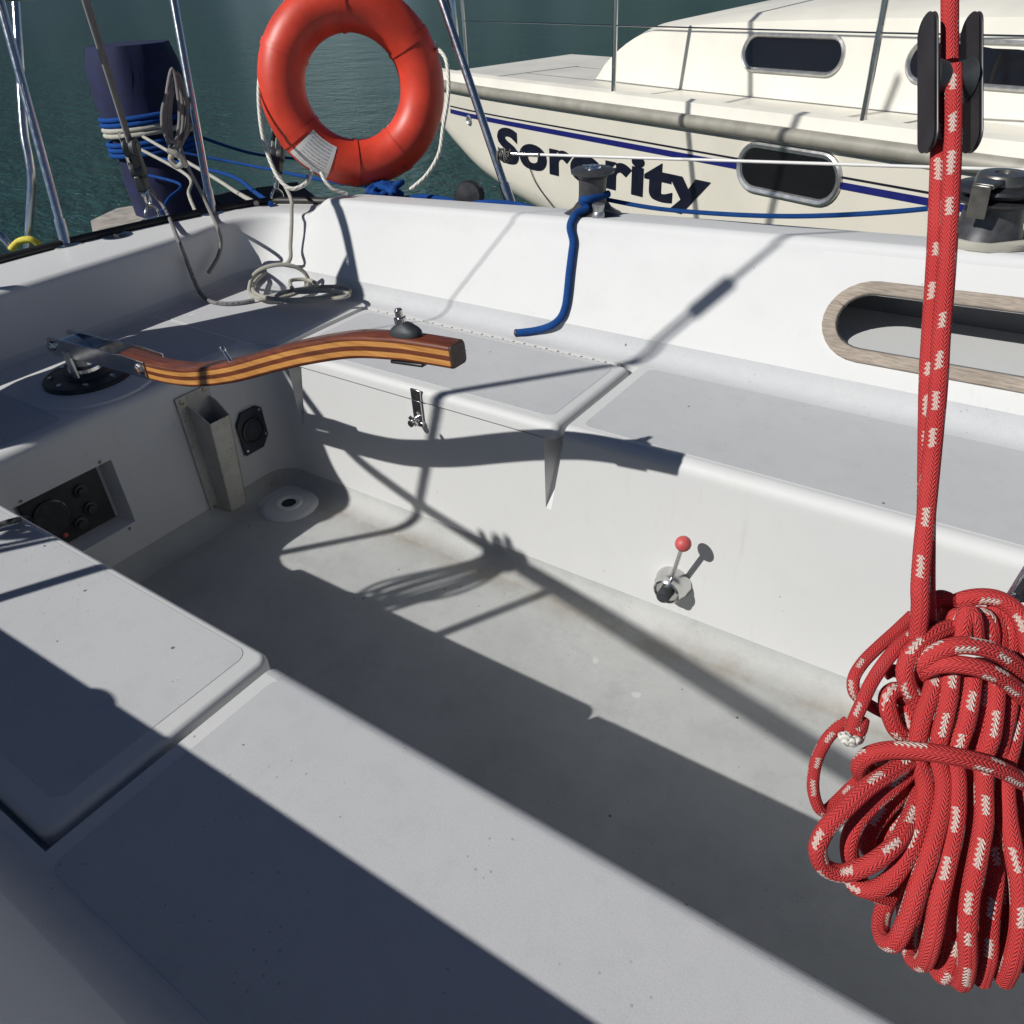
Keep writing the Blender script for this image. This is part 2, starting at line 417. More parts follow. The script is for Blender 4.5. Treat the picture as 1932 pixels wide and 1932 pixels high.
# recess for the engine instruments
ry0, ry1, rz0, rz1, rx = .521, .766, .13, .315, XA-.05
wall.quad((XA, ry0, rz0), (rx, ry0+.012, rz0+.01), (rx, ry0+.012, rz1-.01), (XA, ry0, rz1))
wall.quad((XA, ry1, rz0), (XA, ry1, rz1), (rx, ry1-.012, rz1-.01), (rx, ry1-.012, rz0+.01))
wall.quad((XA, ry0, rz0), (XA, ry1, rz0), (rx, ry1-.012, rz0+.01), (rx, ry0+.012, rz0+.01))
wall.quad((XA, ry0, rz1), (rx, ry0+.012, rz1-.01), (rx, ry1-.012, rz1-.01), (XA, ry1, rz1))
wall.quad((rx, ry0+.012, rz0+.01), (rx, ry1-.012, rz0+.01), (rx, ry1-.012, rz1-.01), (rx, ry0+.012, rz1-.01))
wall.build("well_wall", "gelcoat", yacht)
# ---- sole with coves
cov = [(-.055+.055*math.sin(rad(a)), .048*(1-math.cos(rad(a)))) for a in (90, 75, 60, 45, 30, 15, 0)]
cov = [(-.055*(1-math.sin(rad(a)))+0, .048*(1-math.cos(rad(a)))) for a in (0, 15, 30, 45, 60, 75, 90)]
sole = sweep(path, cov)
fl = [(x-nx*.055, y-ny*.055) for x, y, nx, ny in path]
k0 = len(sole.V); sole.add([(x, y, 0) for x, y in fl], [])
# floor sheet: strips across between matching port / starboard points
half = len(fl)//2
n_ = len(fl)
for i in range(half):
    a, b_, c_, d_ = k0+i, k0+i+1, k0+n_-2-i, k0+n_-1-i
    if b_ >= c_: break
    sole.F.append((a, d_, c_, b_))
sole.build("cockpit_sole", "nonskid_sole", yacht)

# ---- seat tops (white) and lid wells
st = MB()
for mm, fl_ in ((lambda y: y, False), (mir, True)):
    def Q(x0, x1, y0, y1, z):
        a, b_ = mm(y0), mm(y1)
        st.quad((x0, a, z), (x1, a, z), (x1, b_, z), (x0, b_, z)) if not fl_ else st.quad((x0, b_, z), (x1, b_, z), (x1, a, z), (x0, a, z))
    yi = YP+.024
    Q(NX1, XF, yi, YB, ZS)                       # forward seat
    Q(AX0-.045, NX1, YP+.09, YB-.012, .402)      # gutter under the lid
    Q(AX1, NX0, YP+.0, YP+.09, .402)
    Q(AX0-.045, NX1, YB-.012, YB, ZS)            # hinge strip
    st.quad((NX1, mm(YP+.003), .402), (NX1, mm(YB-.012), .402), (NX1, mm(YB-.012), ZS), (NX1, mm(yi), ZS), (NX1, mm(YP+.003), .42))
    st.quad((AX0-.045, mm(YP+.003), .402), (AX0-.045, mm(YP+.003), .42), (AX0-.045, mm(yi), ZS), (AX0-.045, mm(YB-.012), ZS), (AX0-.045, mm(YB-.012), .402))
    st.quad((AX0-.045, mm(YB-.012), .402), (NX1, mm(YB-.012), .402), (NX1, mm(YB-.012), ZS), (AX0-.045, mm(YB-.012), ZS))
# after bench joins both seats behind the foot-well
arcp = [(x+nx*.024, y+ny*.024) for x, y, nx, ny in path if x < AX0-.03]
XB = -2.235
ring = [(AX0-.045, YP+.024)] + arcp[1:-1] + [(AX0-.045, YS-.024)]
for i in range(len(ring)-1):
    (xa, ya), (xb, yb_) = ring[i], ring[i+1]
    st.quad((xa, ya, ZS), (xb, yb_, ZS), (XB-.02, yb_, ZS), (XB-.02, ya, ZS))
st.quad((AX0-.045, YP+.024, ZS), (XB-.02, YP+.024, ZS), (XB-.02, YB+.01, ZS), (AX0-.045, YB+.01, ZS))
st.quad((AX0-.045, YS-.024, ZS), (AX0-.045, mir(YB+.01), ZS), (XB-.02, mir(YB+.01), ZS), (XB-.02, YS-.024, ZS))
st.build("seat_moulding", "gelcoat", yacht, True, 30)
def skid(x0, x1, y0, y1, cr, z, parent): return rslab(x0, x1, y0, y1, cr, z-.002, z+.0007, .0006, 6, 1).build("nonskid_panel", "nonskid_seat", parent)
skid(NX1+.026, XF, YP+.034, YB-.003, .02, ZS, yacht)
skid(NX1+.022, XF, mir(YB-.003), YS-.020, .02, ZS, yacht)
skid(XB+.012, AX0-.072, YP+.0, YB-.003, .03, ZS, yacht)
skid(XB+.012, XA-.045, 1.0, YP-.012, .02, ZS, yacht)
skid(XB+.012, XA-.045, YS+.012, .72, .02, ZS, yacht)
skid(XB+.012, AX0-.072, mir(YB-.003), YS, .03, ZS, yacht)
ns = [(.024*(1-math.cos(rad(a))) - .0009*math.cos(rad(a)), .411+.0249*math.sin(rad(a))) for a in (38, 50, 62, 74, 86, 94)]
sweep([q_ for q_ in path if q_[1] == YS and q_[0] >= NX1+.02] , ns).build("shaded_nosing", "nonskid_seat", yacht)  # grey strip over the white nosing, standing in for its dim grazing light
# ---- locker lids
LX0, LX1 = AX0-.030, NX1-.015
for nm, y0, y1, n0, n1, lab in (("p", YP-.004, YB-.018, YP+.032, YB-.045, "port locker lid hinged along the coaming"), ("s", mir(YB-.020), YS+.004, mir(YB-.056), YS-.010, "starboard locker lid half in shadow")):
    lid = rslab(LX0, LX1, y0, y1, .022, .4045, .4375, .018 if nm == 'p' else .011, 6, 6).build("locker_lid", "gelcoat", yacht); lid["label"] = lab
    lid["_base"] = (0, 0, 0)
    rslab(LX0+.034, LX1-.034, n0, n1, .022, .4355, .4382, .0006, 6, 1).build("nonskid_panel", "nonskid_seat", lid)
    if nm == "p":
        h = MB(); hx = -1.180; yf = YP-.004
        h.box((hx, yf-.003, .421), .030, .005, .030); h.build("hasp", "stainless", lid, True, 30, .0012)
        # hinge of many small screws along the after edge
        scr = MB()
        for i in range(24): scr.lathe((LX0+.06+i*.0345, YB-.026, .4374), (0, 0, 1), [(0, .0016), (.0028, .0014), (.0036, 0)], 8)
        scr.build("hinge_screws", "brass_dark", lid)["kind"] = "stuff"
hs = MB(); hx = -1.184; hs.box((hx, YP-.004, .372), .028, .006, .066); hs.box((hx, YP-.006, .343), .034, .008, .012)
hp = hs.build("hasp_strap", "stainless", yacht, True, 30, .0015)
sb = MB(); sb.lathe((hx-.002, YP-.006, .353), (0, -1, 0), [(.0, 0), (.010, 0), (.010, .008), (.006, .010), (.006, .02), (.009, .021), (.009, .027), (0, .028)], 16)
sb.box((hx-.002, YP-.022, .356), .028, .005, .008, Matrix.Rotation(.7, 3, 'Y')); sb.build("staple", "stainless", hp)

# ---- coaming sweep
RB = .125
cp = []
def zside(X): return .733 + .0225*X if X > -.9 else .7127 + .03*(X+.9)
xs = [XF, .5, .30, .10, -.05, -.2, -.3, -.44, -.6, -.8, -1.0, -1.2, -1.4, -1.6, -1.75, -1.85, -1.9, -1.93, -1.96, -1.99, -2.02, -2.05, -2.08, XB+RB]
side = []
for x in xs: side.append((x, YB, 0, 1, x, 0.0))
for i in range(1, 11):
    a = rad(90+90*i/10); side.append((XB+RB+RB*math.cos(a), YB-RB+RB*math.sin(a), math.cos(a), math.sin(a), XB+RB+RB*math.cos(a), i/10))
for y in (1.3, 1.1): side.append((XB, y, -1, 0, XB, 1.0))
full = side + [(XB, YC, -1, 0, XB, 1.0)] + [(x, mir(y), nx, -ny, X, s) for x, y, nx, ny, X, s in reversed(side)]
GW = [(1.4, 2.33), (.8, 2.31), (0, 2.27), (-.87, 2.16), (-1.7, 2.02), (-2.1, 1.925), (-2.27, 1.865), (-2.325, 1.83), (-2.365, 1.77), (-2.42, 1.63), (-2.48, 1.42), (-2.525, 1.15), (-2.54, .85)]
GW = [tuple(p)[:2] for p in catmull([(x, y, 0) for x, y in GW], 6)]
GWF = GW + [(x, mir(y)) for x, y in reversed(GW[:-1])]
def gunwale(x, y, nx, ny):
    best = None
    for (x0, y0), (x1, y1) in zip(GWF[:-1], GWF[1:]):
        dx, dy = x1-x0, y1-y0; den = nx*dy - ny*dx
        if abs(den) < 1e-9: continue
        t = ((x0-x)*dy - (y0-y)*dx)/den; s = ((x0-x)*ny - (y0-y)*nx)/den
        if t > 0 and -.001 <= s <= 1.001 and (best is None or t < best): best = t
    return best if best else .3
def cprof(stn):
    x, y, nx, ny, X, s = stn
    bz = 1 - sstep(-2.07, -1.95, x) if s == 0 else 1.0
    g = gunwale(x, y, nx, ny)
    zt = lerp(zside(x), .622, bz); ot = lerp(.225+.035*x if s == 0 else .147, .022, sstep(0, 1, s)); cr = lerp(.05, .02, s)
    P = [(cr*math.sin(rad(a))*.9, ZS + cr*(1-math.cos(rad(a)))) for a in (0, 22, 45, 68, 90)]
    P[0] = (0, ZS)
    c_end = len(P)-1
    o0, z0 = P[-1]; rt = .022
    for t in (.25, .5, .75, 1): P.append((lerp(o0, ot-.006, t), lerp(z0, zt-rt, t)))
    for a in (25, 50, 75, 90): P.append((ot-.006+rt*(1-math.cos(rad(a))), zt-rt+rt*math.sin(rad(a))))
    wt = lerp(.15, g-ot-.045, max(bz, s)); wt = min(wt, g-ot-.045)
    zo = lerp(.60, .618, max(bz, s)); drop = lerp(.022, .0, max(bz, s))
    oe = ot+.016+wt
    P += [(oe-.012, zt-drop*.8), (oe, zt-drop-.010 if zt-drop-.010 > zo else zo), (oe+.008, zo+.001), (g-.004, zo)]
    return P, c_end
CP = [cprof(s) for s in full]
def raise_sb(stn, P):
    k_ = (1-stn[5])*sstep(-2.06, -1.9, stn[0]); q = []
    for j, (o, z) in enumerate(P):
        f = max(0, min(1, (j-CP[0][1])/4)) if j < len(P)-2 else 0
        q.append((o-.030*f*k_, z+(.034+.024*(stn[0]+1.2))*f*k_))
    return q
CP = [(raise_sb(s, P), c) if s[1] < YC-.3 else (P, c) for s, (P, c) in zip(full, CP)]; mC = len(CP[0][0]); ce = CP[0][1]
def cmesh(j0, j1, skip=None):
    b = MB(); V = []
    for s, (P, _) in zip(full, CP):
        for o, z in P[j0:j1+1]: V.append((s[0]+s[2]*o, s[1]+s[3]*o, z))
    k = j1-j0+1; F = []
    for i in range(len(full)-1):
        for j in range(k-1):
            if skip and skip(i, j+j0): continue
            F.append((i*k+j, i*k+j+1, (i+1)*k+j+1, (i+1)*k+j))
    return b.add(V, F)
cmesh(0, ce).build("seat_cove", "nonskid_seat", yacht)
HX0, HX1 = -.44, .50
def skc(i, j):
    xm = (full[i][0]+full[i+1][0])/2
    return i < len(side) and HX0 < xm < HX1 and ce <= j < ce+4
cm = cmesh(ce, mC-1, skc)
# ---- port coaming: cave locker slot with its opening cut into the sloping face
def cface(X, t):
    P, _ = cprof((X, YB, 0, 1, X, 0)); o0, z0 = P[ce]; o1, z1 = P[ce+4]
    return Vector((X, YB + lerp(o0, o1, t), lerp(z0, z1, t)))
cn = (cface(0, 1)-cface(0, 0)).cross(Vector((1, 0, 0))).normalized()
if cn.y > 0: cn = -cn                              # out of the face, towards the cockpit
SC = Vector((.045, 0, 0)); faceL = (cface(0, 1)-cface(0, 0)).length
def sface(X, h):
    return cface(X, h/faceL)
sx0, sx1, hc, hr = -.365, .455, .134, .062           # slot: ends, centre height on the face, half height
def stad(rr, k=14):
    out = []
    xa, xb = sx0+hr, sx1-hr
    for i in range(k+1):
        a = rad(90+180*i/k); out.append((xa+rr*math.cos(a), hc+rr*math.sin(a)))
    for i in range(1, 12): out.append((lerp(xa, xb, i/12), hc-rr))
    for i in range(k+1):
        a = rad(-90+180*i/k); out.append((xb+rr*math.cos(a), hc+rr*math.sin(a)))
    for i in range(1, 12): out.append((lerp(xb, xa, i/12), hc+rr))
    return out
inner = stad(hr); V = []; F = []
def toborder(x, h):
    cx = max(sx0+hr, min(sx1-hr, x)); dx, dh = x-cx, h-hc
    L = math.hypot(dx, dh); dx, dh = dx/L, dh/L
    ts = []
    if dx < -1e-6: ts.append((HX0-cx)/dx)
    if dx > 1e-6: ts.append((HX1-cx)/dx)
    if dh > 1e-6: ts.append((faceL-hc)/dh)
    if dh < -1e-6: ts.append((0-hc)/dh)
    t = min(ts); return cx+dx*t, hc+dh*t
n = len(inner)
corn = [(HX0, 0), (HX0, faceL), (HX1, 0), (HX1, faceL)]
for x, h in inner:
    V.append(sface(x, h)); bx, bh = toborder(x, h); V.append(sface(bx, bh))
for i in range(n):
    j = (i+1) % n; F.append((2*i, 2*i+1, 2*j+1, 2*j))
cm.add(V, F)
for cx_, ch in corn:                                   # fill the four corner triangles
    best = None
    for i in range(n):
        j = (i+1) % n; b1 = toborder(*inner[i]); b2 = toborder(*inner[j])
        on_v = lambda b: abs(b[0]-cx_) < 1e-5; on_h = lambda b: abs(b[1]-ch) < 1e-5
        if (on_v(b1) and on_h(b2)) or (on_h(b1) and on_v(b2)): best = (b1, b2)
    if best: cm.quad(sface(*best[0]), sface(cx_, ch), sface(*best[1]))
cm.build("coaming", "gelcoat", yacht, True, 32)
pk = MB(); V = []
zlow = sface(0, hc-hr).z
for x, h in inner:
    p = sface(x, h); V += [p, p + Vector((0, .008, 0))]
pk.add(V, [(2*i, 2*((i+1) % n), 2*((i+1) % n)+1, 2*i+1) for i in range(n)])
lx0, lx1, ly1, lz1 = HX0-.03, HX1+.05, 1.955, .672
pk.quad((lx0, ly1, zlow-.02), (lx1, ly1, zlow-.02), (lx1, ly1, lz1), (lx0, ly1, lz1))
pk.quad((lx0, 1.83, lz1), (lx1, 1.87, lz1), (lx1, ly1, lz1), (lx0, ly1, lz1))
for x, yo in ((lx0, 0), (lx1, .035)): pk.quad((x, 1.745+yo, zlow-.02), (x, ly1, zlow-.02), (x, ly1, lz1), (x, 1.83+yo, lz1))
pko = pk.build("cave_locker", "locker_shade", yacht, False)
fb = MB(); yb0 = sface(0, hc-hr).y
fb.quad((lx0, sface(lx0, hc-hr).y+.012, zlow-.006), (lx1, sface(lx1, hc-hr).y+.012, zlow-.006), (lx1, ly1, zlow-.006), (lx0, ly1, zlow-.006)); fb.build("locker_floor", "gelcoat", pko, False)
# teak trim: two pieces butting at the after end, each a solid strip
def trim(i0, i1):
    a = stad(hr+.001); b = stad(hr+.030); idx = [i % n for i in range(i0, i1+1)]; V = []; F = []
    for i in idx:
        V += [sface(*a[i])-cn*.001, sface(*a[i])+cn*.010, sface(*b[i])+cn*.010, sface(*b[i])-cn*.001]
    for k in range(len(idx)-1):
        for q in range(4): F.append((4*k+q, 4*k+(q+1) % 4, 4*k+4+(q+1) % 4, 4*k+4+q))
    e = 4*(len(idx)-1); F += [(3, 2, 1, 0), (e, e+1, e+2, e+3)]
    o = MB().add(V, F).build("teak_trim", "grey_teak", yacht, True, 35); bv = o.modifiers.new("b", 'BEVEL'); bv.width = .0025; bv.segments = 2; bv.limit_method = 'ANGLE'; bv.angle_limit = rad(45)
trim(5, 33); trim(33, n+5)

# ---- hull sides, toe rail, bulkhead
hb = MB(); V = []
for x, y in GWF:
    ax, ay = -.6, YC; v = Vector((x-ax, y-ay, 0)); k = .10/max(v.length, .1)
    zg = .60 + .018*sstep(-1.95, -2.2, x) if False else (.60 if x > -2.0 else .618)
    V += [(x, y, zg), (x, y, zg-.06), (x-v.x*k, y-v.y*k, .10), (x-v.x*k*3.2, y-v.y*k*3.2, -.45)]
F = []
for i in range(len(GWF)-1):
    for j in range(3): F.append((4*i+j, 4*i+j+1, 4*i+5+j, 4*i+4+j))
hb.add(V, F).build("hull", "gelcoat", yacht)
tr = [(x*.999-.002 if False else x, y, (.60 if x > -2.0 else .618)+.008) for x, y in GWF if x < .9]
tube("toe_rail", tr, .013, "toe_black", yacht, 8)
bk = MB(); bk.quad((XF, mir(2.0), -.2), (XF, 2.0, -.2), (XF, 2.0, .95), (XF, mir(2.0), .95))
bk.box((XF+.2, YC, .97), .42, 2.3, .05); bk.build("bulkhead", "gelcoat", yacht, False)
hatch = MB().box((XF-.012, YC, .70), .02, .62, .46).build("companionway_board", "grey_teak", yacht, True, 30, .004)

# ---- foot-well fittings
# drain in its white pad
dc = Vector((-1.638, 1.140, 0))
pad = MB(); k = 26; V = []
top = []
for i in range(k):
    a = 2*math.pi*i/k; top.append((.075*math.cos(a), .075*math.sin(a)))
prof2 = [(.084, .0005), (.078, .007), (.070, .0098), (.0, .010)]
pad.lathe(dc, (0, 0, 1), prof2, 32)
pad.lathe(dc + Vector((-.055, .05, 0)), (0, 0, 1), [(.100, .0005), (.085, .0045), (.0, .005)], 28)
dp_ = pad.build("drain_pad", "gelcoat", yacht)
MB().lathe(dc, (0, 0, 1), [(.040, .0095), (.039, .0125), (.034, .0138), (.028, .0132), (.025, .0108), (.0, .0106)], 28).build("drain_ring", "white_plastic", dp_)
MB().lathe(dc, (0, 0, 1), [(.021, .0110), (.0, .0112)], 20).build("drain_shade", "hole_shade", dp_)  # flat dark disc, painted shade in place of an open drain
# winch-handle pocket: back plate and a tapering open-topped box
pkt = MB(); X0 = XA+.002
py0, py1 = .975, 1.075
def wp(y, z, x): return (X0+x, y, z)
pkt.box((X0+.002, 1.0225, .215), .004, .105, .345)
back = pkt.build("handle_pocket", "pocket_alloy", yacht, True, 30, .001)
px = MB(); yl, yr_ = .996, 1.068
zt, zb = .338, .032; dt, db = .072, .040; t_ = .003
def trough(o):
    return [(X0+.004, yl+o, 1), (0, 0, 0)]
Lf = [(X0+.004, yl, zb), (X0+.004+db, yl+.008, zb), (X0+.004+dt, yl+.004, zt-.018), (X0+.03, yl, zt+.012), (X0+.004, yl, zt+.02)]
Rf = [(x, yr_-(y-yl)*.9, z) for x, y, z in Lf]
def slabquad(b, P, off):
    n_ = len(P); off = Vector(off); Q = [Vector(p) for p in P] + [Vector(p)+off for p in P]
    b.add(Q, [tuple(range(n_)), tuple(range(2*n_-1, n_-1, -1))] + [(i, (i+1) % n_, n_+(i+1) % n_, n_+i) for i in range(n_)])
slabquad(px, Lf, (0, t_, 0)); slabquad(px, Rf, (0, -t_, 0))
slabquad(px, [Lf[1], Rf[1], Rf[2], Lf[2]], (-t_, 0, 0)); slabquad(px, [Lf[0], Rf[0], Rf[1], Lf[1]], (0, 0, t_))
px.build("pocket_box", "pocket_alloy", back, False)
for y, z in ((.985, .372), (1.058, .378), (.985, .05)): MB().lathe((X0+.004, y, z), (1, 0, 0), [(.006, 0), (.006, .0025), (0, .004)], 12).build("screw", "brass_dark", back)
# round engine-vent socket
vc = Vector((X0, 1.166, .205)); V = []
ve = MB(); pts = [(-.042, -.062), (.020, -.062), (.046, -.030), (.046, .050), (.030, .062), (-.022, .062), (-.044, .034)]
fr = [(X0+.001, vc.y+y, vc.z+z) for y, z in pts]; slabquad(ve, fr, (.007, 0, 0)); vent = ve.build("vent_plate", "navy_plastic", yacht, True, 30, .002)
MB().lathe(vc + Vector((.0075, 0, 0)), (1, 0, 0), [(.038, 0), (.038, .005), (.033, .006), (.030, .001), (.0, -.0005)], 28).build("vent_throat", "black_metal", vent)
for y, z in ((.036, .05), (-.034, -.052), (.037, -.028)): MB().lathe(vc + Vector((.008, y, z)), (1, 0, 0), [(.005, 0), (.004, .002), (0, .0025)], 10).build("screw", "stainless", vent)
# engine instrument panel
ip = MB(); ip.box((rx+.008, (ry0+ry1)/2, (rz0+rz1)/2), .012, ry1-ry0-.05, rz1-rz0-.035)
ins = ip.build("instrument_panel", "black_metal", yacht, True, 30, .002)
MB().lathe((rx+.014, .600, .235), (1, 0, 0), [(.042, 0), (.042, .006), (.038, .008), (.036, .006), (0, .0065)], 32).build("gauge", "lens_clear", ins)
for y, z in ((.685, .258), (.690, .205), (.655, .180)):
    MB().lathe((rx+.014, y, z), (1, 0, 0), [(.017, 0), (.017, .005), (.011, .007), (.011, .014), (0, .015)], 20).build("switch_knob", "rubber", ins)
MB().lathe((rx+.014, .612, .172), (1, 0, 0), [(.006, 0), (.006, .004), (0, .006)], 16).build("warning_light", "red_ball", ins)
for y, z in ((.74, .322), (.545, .322), (.745, .120)): MB().lathe((XA+.0005, y, z), (1, 0, 0), [(.0045, 0), (.003, .002), (0, .002)], 10).build("screw", "brass_dark", ins)
# cable leading from the panel over the starboard seat
tag(rope("power_cable", [(rx+.02, .56, .245), on_x(50, 977, -1.745), on_z(28, 982, .47), on_z(0, 990, .452), on_z(-60, 1012, .4445), on_z(-150, 1040, .4445)], .0055, "black_metal", None, 10), "thin black cable leading out of the instrument recess over the near seat", "cable")

# ---- stern deck plate, chainplate bails (fixed to the deck)
def dz(x, y): return on_z(x, y, .619)
p = dz(222, 447)
fp = MB().lathe(p, (0, 0, 1), [(.046, 0), (.046, .004), (.040, .006), (.036, .0045), (0, .005)], 32).build("fuel_filler_cap", "stainless", yacht)
sc = MB(); sc.box(p+Vector((0, 0, .006)), .030, .006, .003); sc.build("key_slot", "black_metal", fp)
bails = [dz(290, 414), dz(525, 381)]
for q in bails:
    b_ = MB().box(q+Vector((0, 0, .003)), .03, .075, .006).build("chainplate", "stainless", yacht, True, 30, .002)
    tube("bail", catmull([q+Vector((0, -.022, 0)), q+Vector((0, -.023, .025)), q+Vector((0, 0, .045)), q+Vector((0, .023, .025)), q+Vector((0, .022, 0))], 6), .0045, "stainless", b_, 10)
# rudder-head collar on the bench
rc = Vector((-1.968, .881, ZS))
padr = MB().lathe(rc + Vector((.035, -.01, 0)), (0, 0, 1), [(.150, 0), (.146, .005), (.138, .0065), (0, .0068)], 48).build("rudder_pad", "gelcoat", yacht)
MB().lathe(rc, (0, 0, 1), [(.108, .006), (.108, .014), (.103, .018), (.060, .020), (.052, .030), (.040, .032), (0, .032)], 40).build("rudder_collar", "black_metal", padr)
for i in range(8):
    a = 2*math.pi*i/8+.2; MB().lathe(rc+Vector((.086*math.cos(a), .086*math.sin(a), .019)), (0, 0, 1), [(.007, 0), (.007, .003), (.005, .005), (0, .005)], 6).build("collar_bolt", "stainless", padr)

# ================================================================== TILLER
til = thing("tiller", "curved varnished tiller of laminated dark and light wood over the cockpit", "tiller", tuple(rc))
TY = .868
mid = [(225, 684), (274, 699), (318, 709), (362, 713), (432, 705), (515, 683), (575, 669), (657, 657), (737, 660), (790, 667), (848, 677)]
cl = [on_y(x, y, .849) for x, y in mid]; cl = [Vector((p.x, TY, p.z)) for p in cl]
cl = catmull(cl, 6); NT = len(cl)
def strip(name, h0, h1, mat, rnd=0, widen=0.0):
    V = []; F = []
    for i, p in enumerate(cl):
        t = (cl[min(i+1, NT-1)]-cl[max(i-1, 0)]).normalized(); nrm = Vector((-t.z, 0, t.x)); f = i/(NT-1)
        hw = lerp(.0235, .0185, f) + widen; sc_ = lerp(1.04, .90, f)
        e = .0045
        if rnd == 1: pr_ = [(-hw, h0), (hw, h0), (hw, h1-e), (hw-e*.4, h1-e*.35), (hw-e, h1), (-hw+e, h1), (-hw+e*.4, h1-e*.35), (-hw, h1-e)]
        elif rnd == -1: pr_ = [(-hw+e, h0), (hw-e, h0), (hw-e*.4, h0+e*.35), (hw, h0+e), (hw, h1), (-hw, h1), (-hw, h0+e), (-hw+e*.4, h0+e*.35)]
        else: pr_ = [(-hw, h0), (hw, h0), (hw, h1), (-hw, h1)]
        for y, h in pr_: V.append(p + Vector((0, y, 0)) + nrm*(h*sc_))
    k = len(V)//NT
    for i in range(NT-1):
        for j in range(k): F.append((i*k+j, i*k+(j+1) % k, (i+1)*k+(j+1) % k, (i+1)*k+j))
    F += [tuple(range(k-1, -1, -1)), tuple((NT-1)*k+j for j in range(k))]
    return mesh(name, V, F, mat, til, True, 40)
strip("lamination", .0135, .0215, "mahogany", 1, .0004)
strip("lamination", .0040, .0135, "ash_wood")
strip("lamination", -.0045, .0040, "mahogany", 0, .0002)
strip("lamination", -.0140, -.0045, "ash_wood")
strip("lamination", -.0205, -.0140, "mahogany", -1, .0003)
tdir = (cl[-1]-cl[-3]).normalized(); tn = Vector((-tdir.z, 0, tdir.x))
ecb = MB(); V = []
for s_, sc_ in ((0, 1.0), (.0015, .985), (.003, .95), (.004, .90)):
    for y, h in rrect(-.0185, .0185, -.0188, .0195, .007, 4): V.append(cl[-1] + tdir*s_ + Vector((0, y*sc_, 0)) + tn*(h*sc_))
k = len(V)//4
F = [(j*k+i, j*k+(i+1) % k, (j+1)*k+(i+1) % k, (j+1)*k+i) for j in range(3) for i in range(k)] + [tuple(3*k+i for i in range(k))]
mesh("tiller_end", V, F, "end_grain", til)
# tiller-extension base with its bolt
def on_cl(px, py):
    q = on_y(px, py, .849); i = min(range(NT), key=lambda i: abs(cl[i].x-q.x)); i = max(1, min(NT-2, i)); t = (cl[i+1]-cl[i-1]).normalized(); return cl[i], t, Vector((-t.z, 0, t.x))
p, t, nn = on_cl(752, 655); top = p + nn*.020
ext = MB(); V = []; levels = [(0, .031, .017), (.006, .031, .017), (.011, .026, .015), (.018, .014, .010), (.020, .009, .007)]
for h, a, b_ in levels:
    for i in range(24):
        an = 2*math.pi*i/24; V.append(top + nn*h + t*(a*math.copysign(abs(math.cos(an))**.8, math.cos(an))) + Vector((0, b_*math.sin(an), 0)))
F = [(j*24+i, j*24+(i+1) % 24, (j+1)*24+(i+1) % 24, (j+1)*24+i) for j in range(4) for i in range(24)] + [tuple(4*24+i for i in range(24))]
mesh("extension_socket", V, F, "rubber", til, True, 50)
MB().lathe(top + nn*.019 - t*.006, nn, [(0, 0), (.010, 0), (.010, .009), (.0065, .010), (.0065, .021), (.005, .023), (0, .023)], 18).build("socket_pin", "stainless", til)
MB().box(p - nn*.024, .07, .03, .006, Matrix((t, Vector((0, 1, 0)), nn)).transposed()).build("backing_plate", "black_metal", til, True, 30, .002)
p, t, nn = on_cl(432, 700)
MB().lathe(p + nn*.019 + Vector((0, -.004, 0)), nn*.96 - t*.25, [(.0045, 0), (.004, .022), (.0055, .024), (.006, .029), (.0045, .034), (0, .035)], 14).build("extension_pin", "stainless", til)
# stainless head: two cheek plates, saddle, bolts, post
pl_px = [(90, 636), (160, 655), (225, 670), (268, 685), (277, 713), (225, 698), (160, 681), (104, 668), (90, 657)]
for yy, off in ((.840, .004), (.8925, .004)):
    P = [on_y(x, y, .842) for x, y in pl_px]; P = [Vector((p.x, yy, p.z)) for p in P]
    b_ = MB(); slabquad(b_, P, (0, off, 0)); b_.build("cheek_plate", "stainless", til, True, 30, .0012)
hd = on_y(150, 655, .868)
for px_, py_ in ((100, 652), (264, 696)):
    q = on_y(px_, py_, .842); MB().lathe((q.x, .8405, q.z), (0, -1, 0), [(.012, 0), (.012, .004), (.0085, .006), (.0085, .010), (0, .011)], 6).build("bolt", "stainless", til)
    MB().bar((q.x, .842, q.z), (q.x, .895, q.z), .0085, 14).build("bolt_shank", "stainless", til)
sd_ = MB(); V = []
for i in range(13):
    a = rad(180-180*i/12); x = rc.x-.005 + .058*math.cos(a); z = .520 + .032*math.sin(a)
    V += [(x, .845, z), (x, .892, z)]
F = [(2*i, 2*i+1, 2*i+3, 2*i+2) for i in range(12)] + [tuple(range(0, 26, 2)), tuple(range(25, 0, -2))]
sd_.add(V, F); sd_.build("saddle", "stainless", til)
MB().lathe(rc, (0, 0, 1), [(.042, .030), (.040, .040), (.030, .046), (.028, .085), (.034, .088), (.034, .100), (0, .102)], 28).build("rudder_post", "stainless", til)
MB().box((rc.x+.026, .838, .497), .024, .010, .072, Matrix.Rotation(-.12, 3, 'Y')).build("clamp", "alloy", til, True, 30, .003)

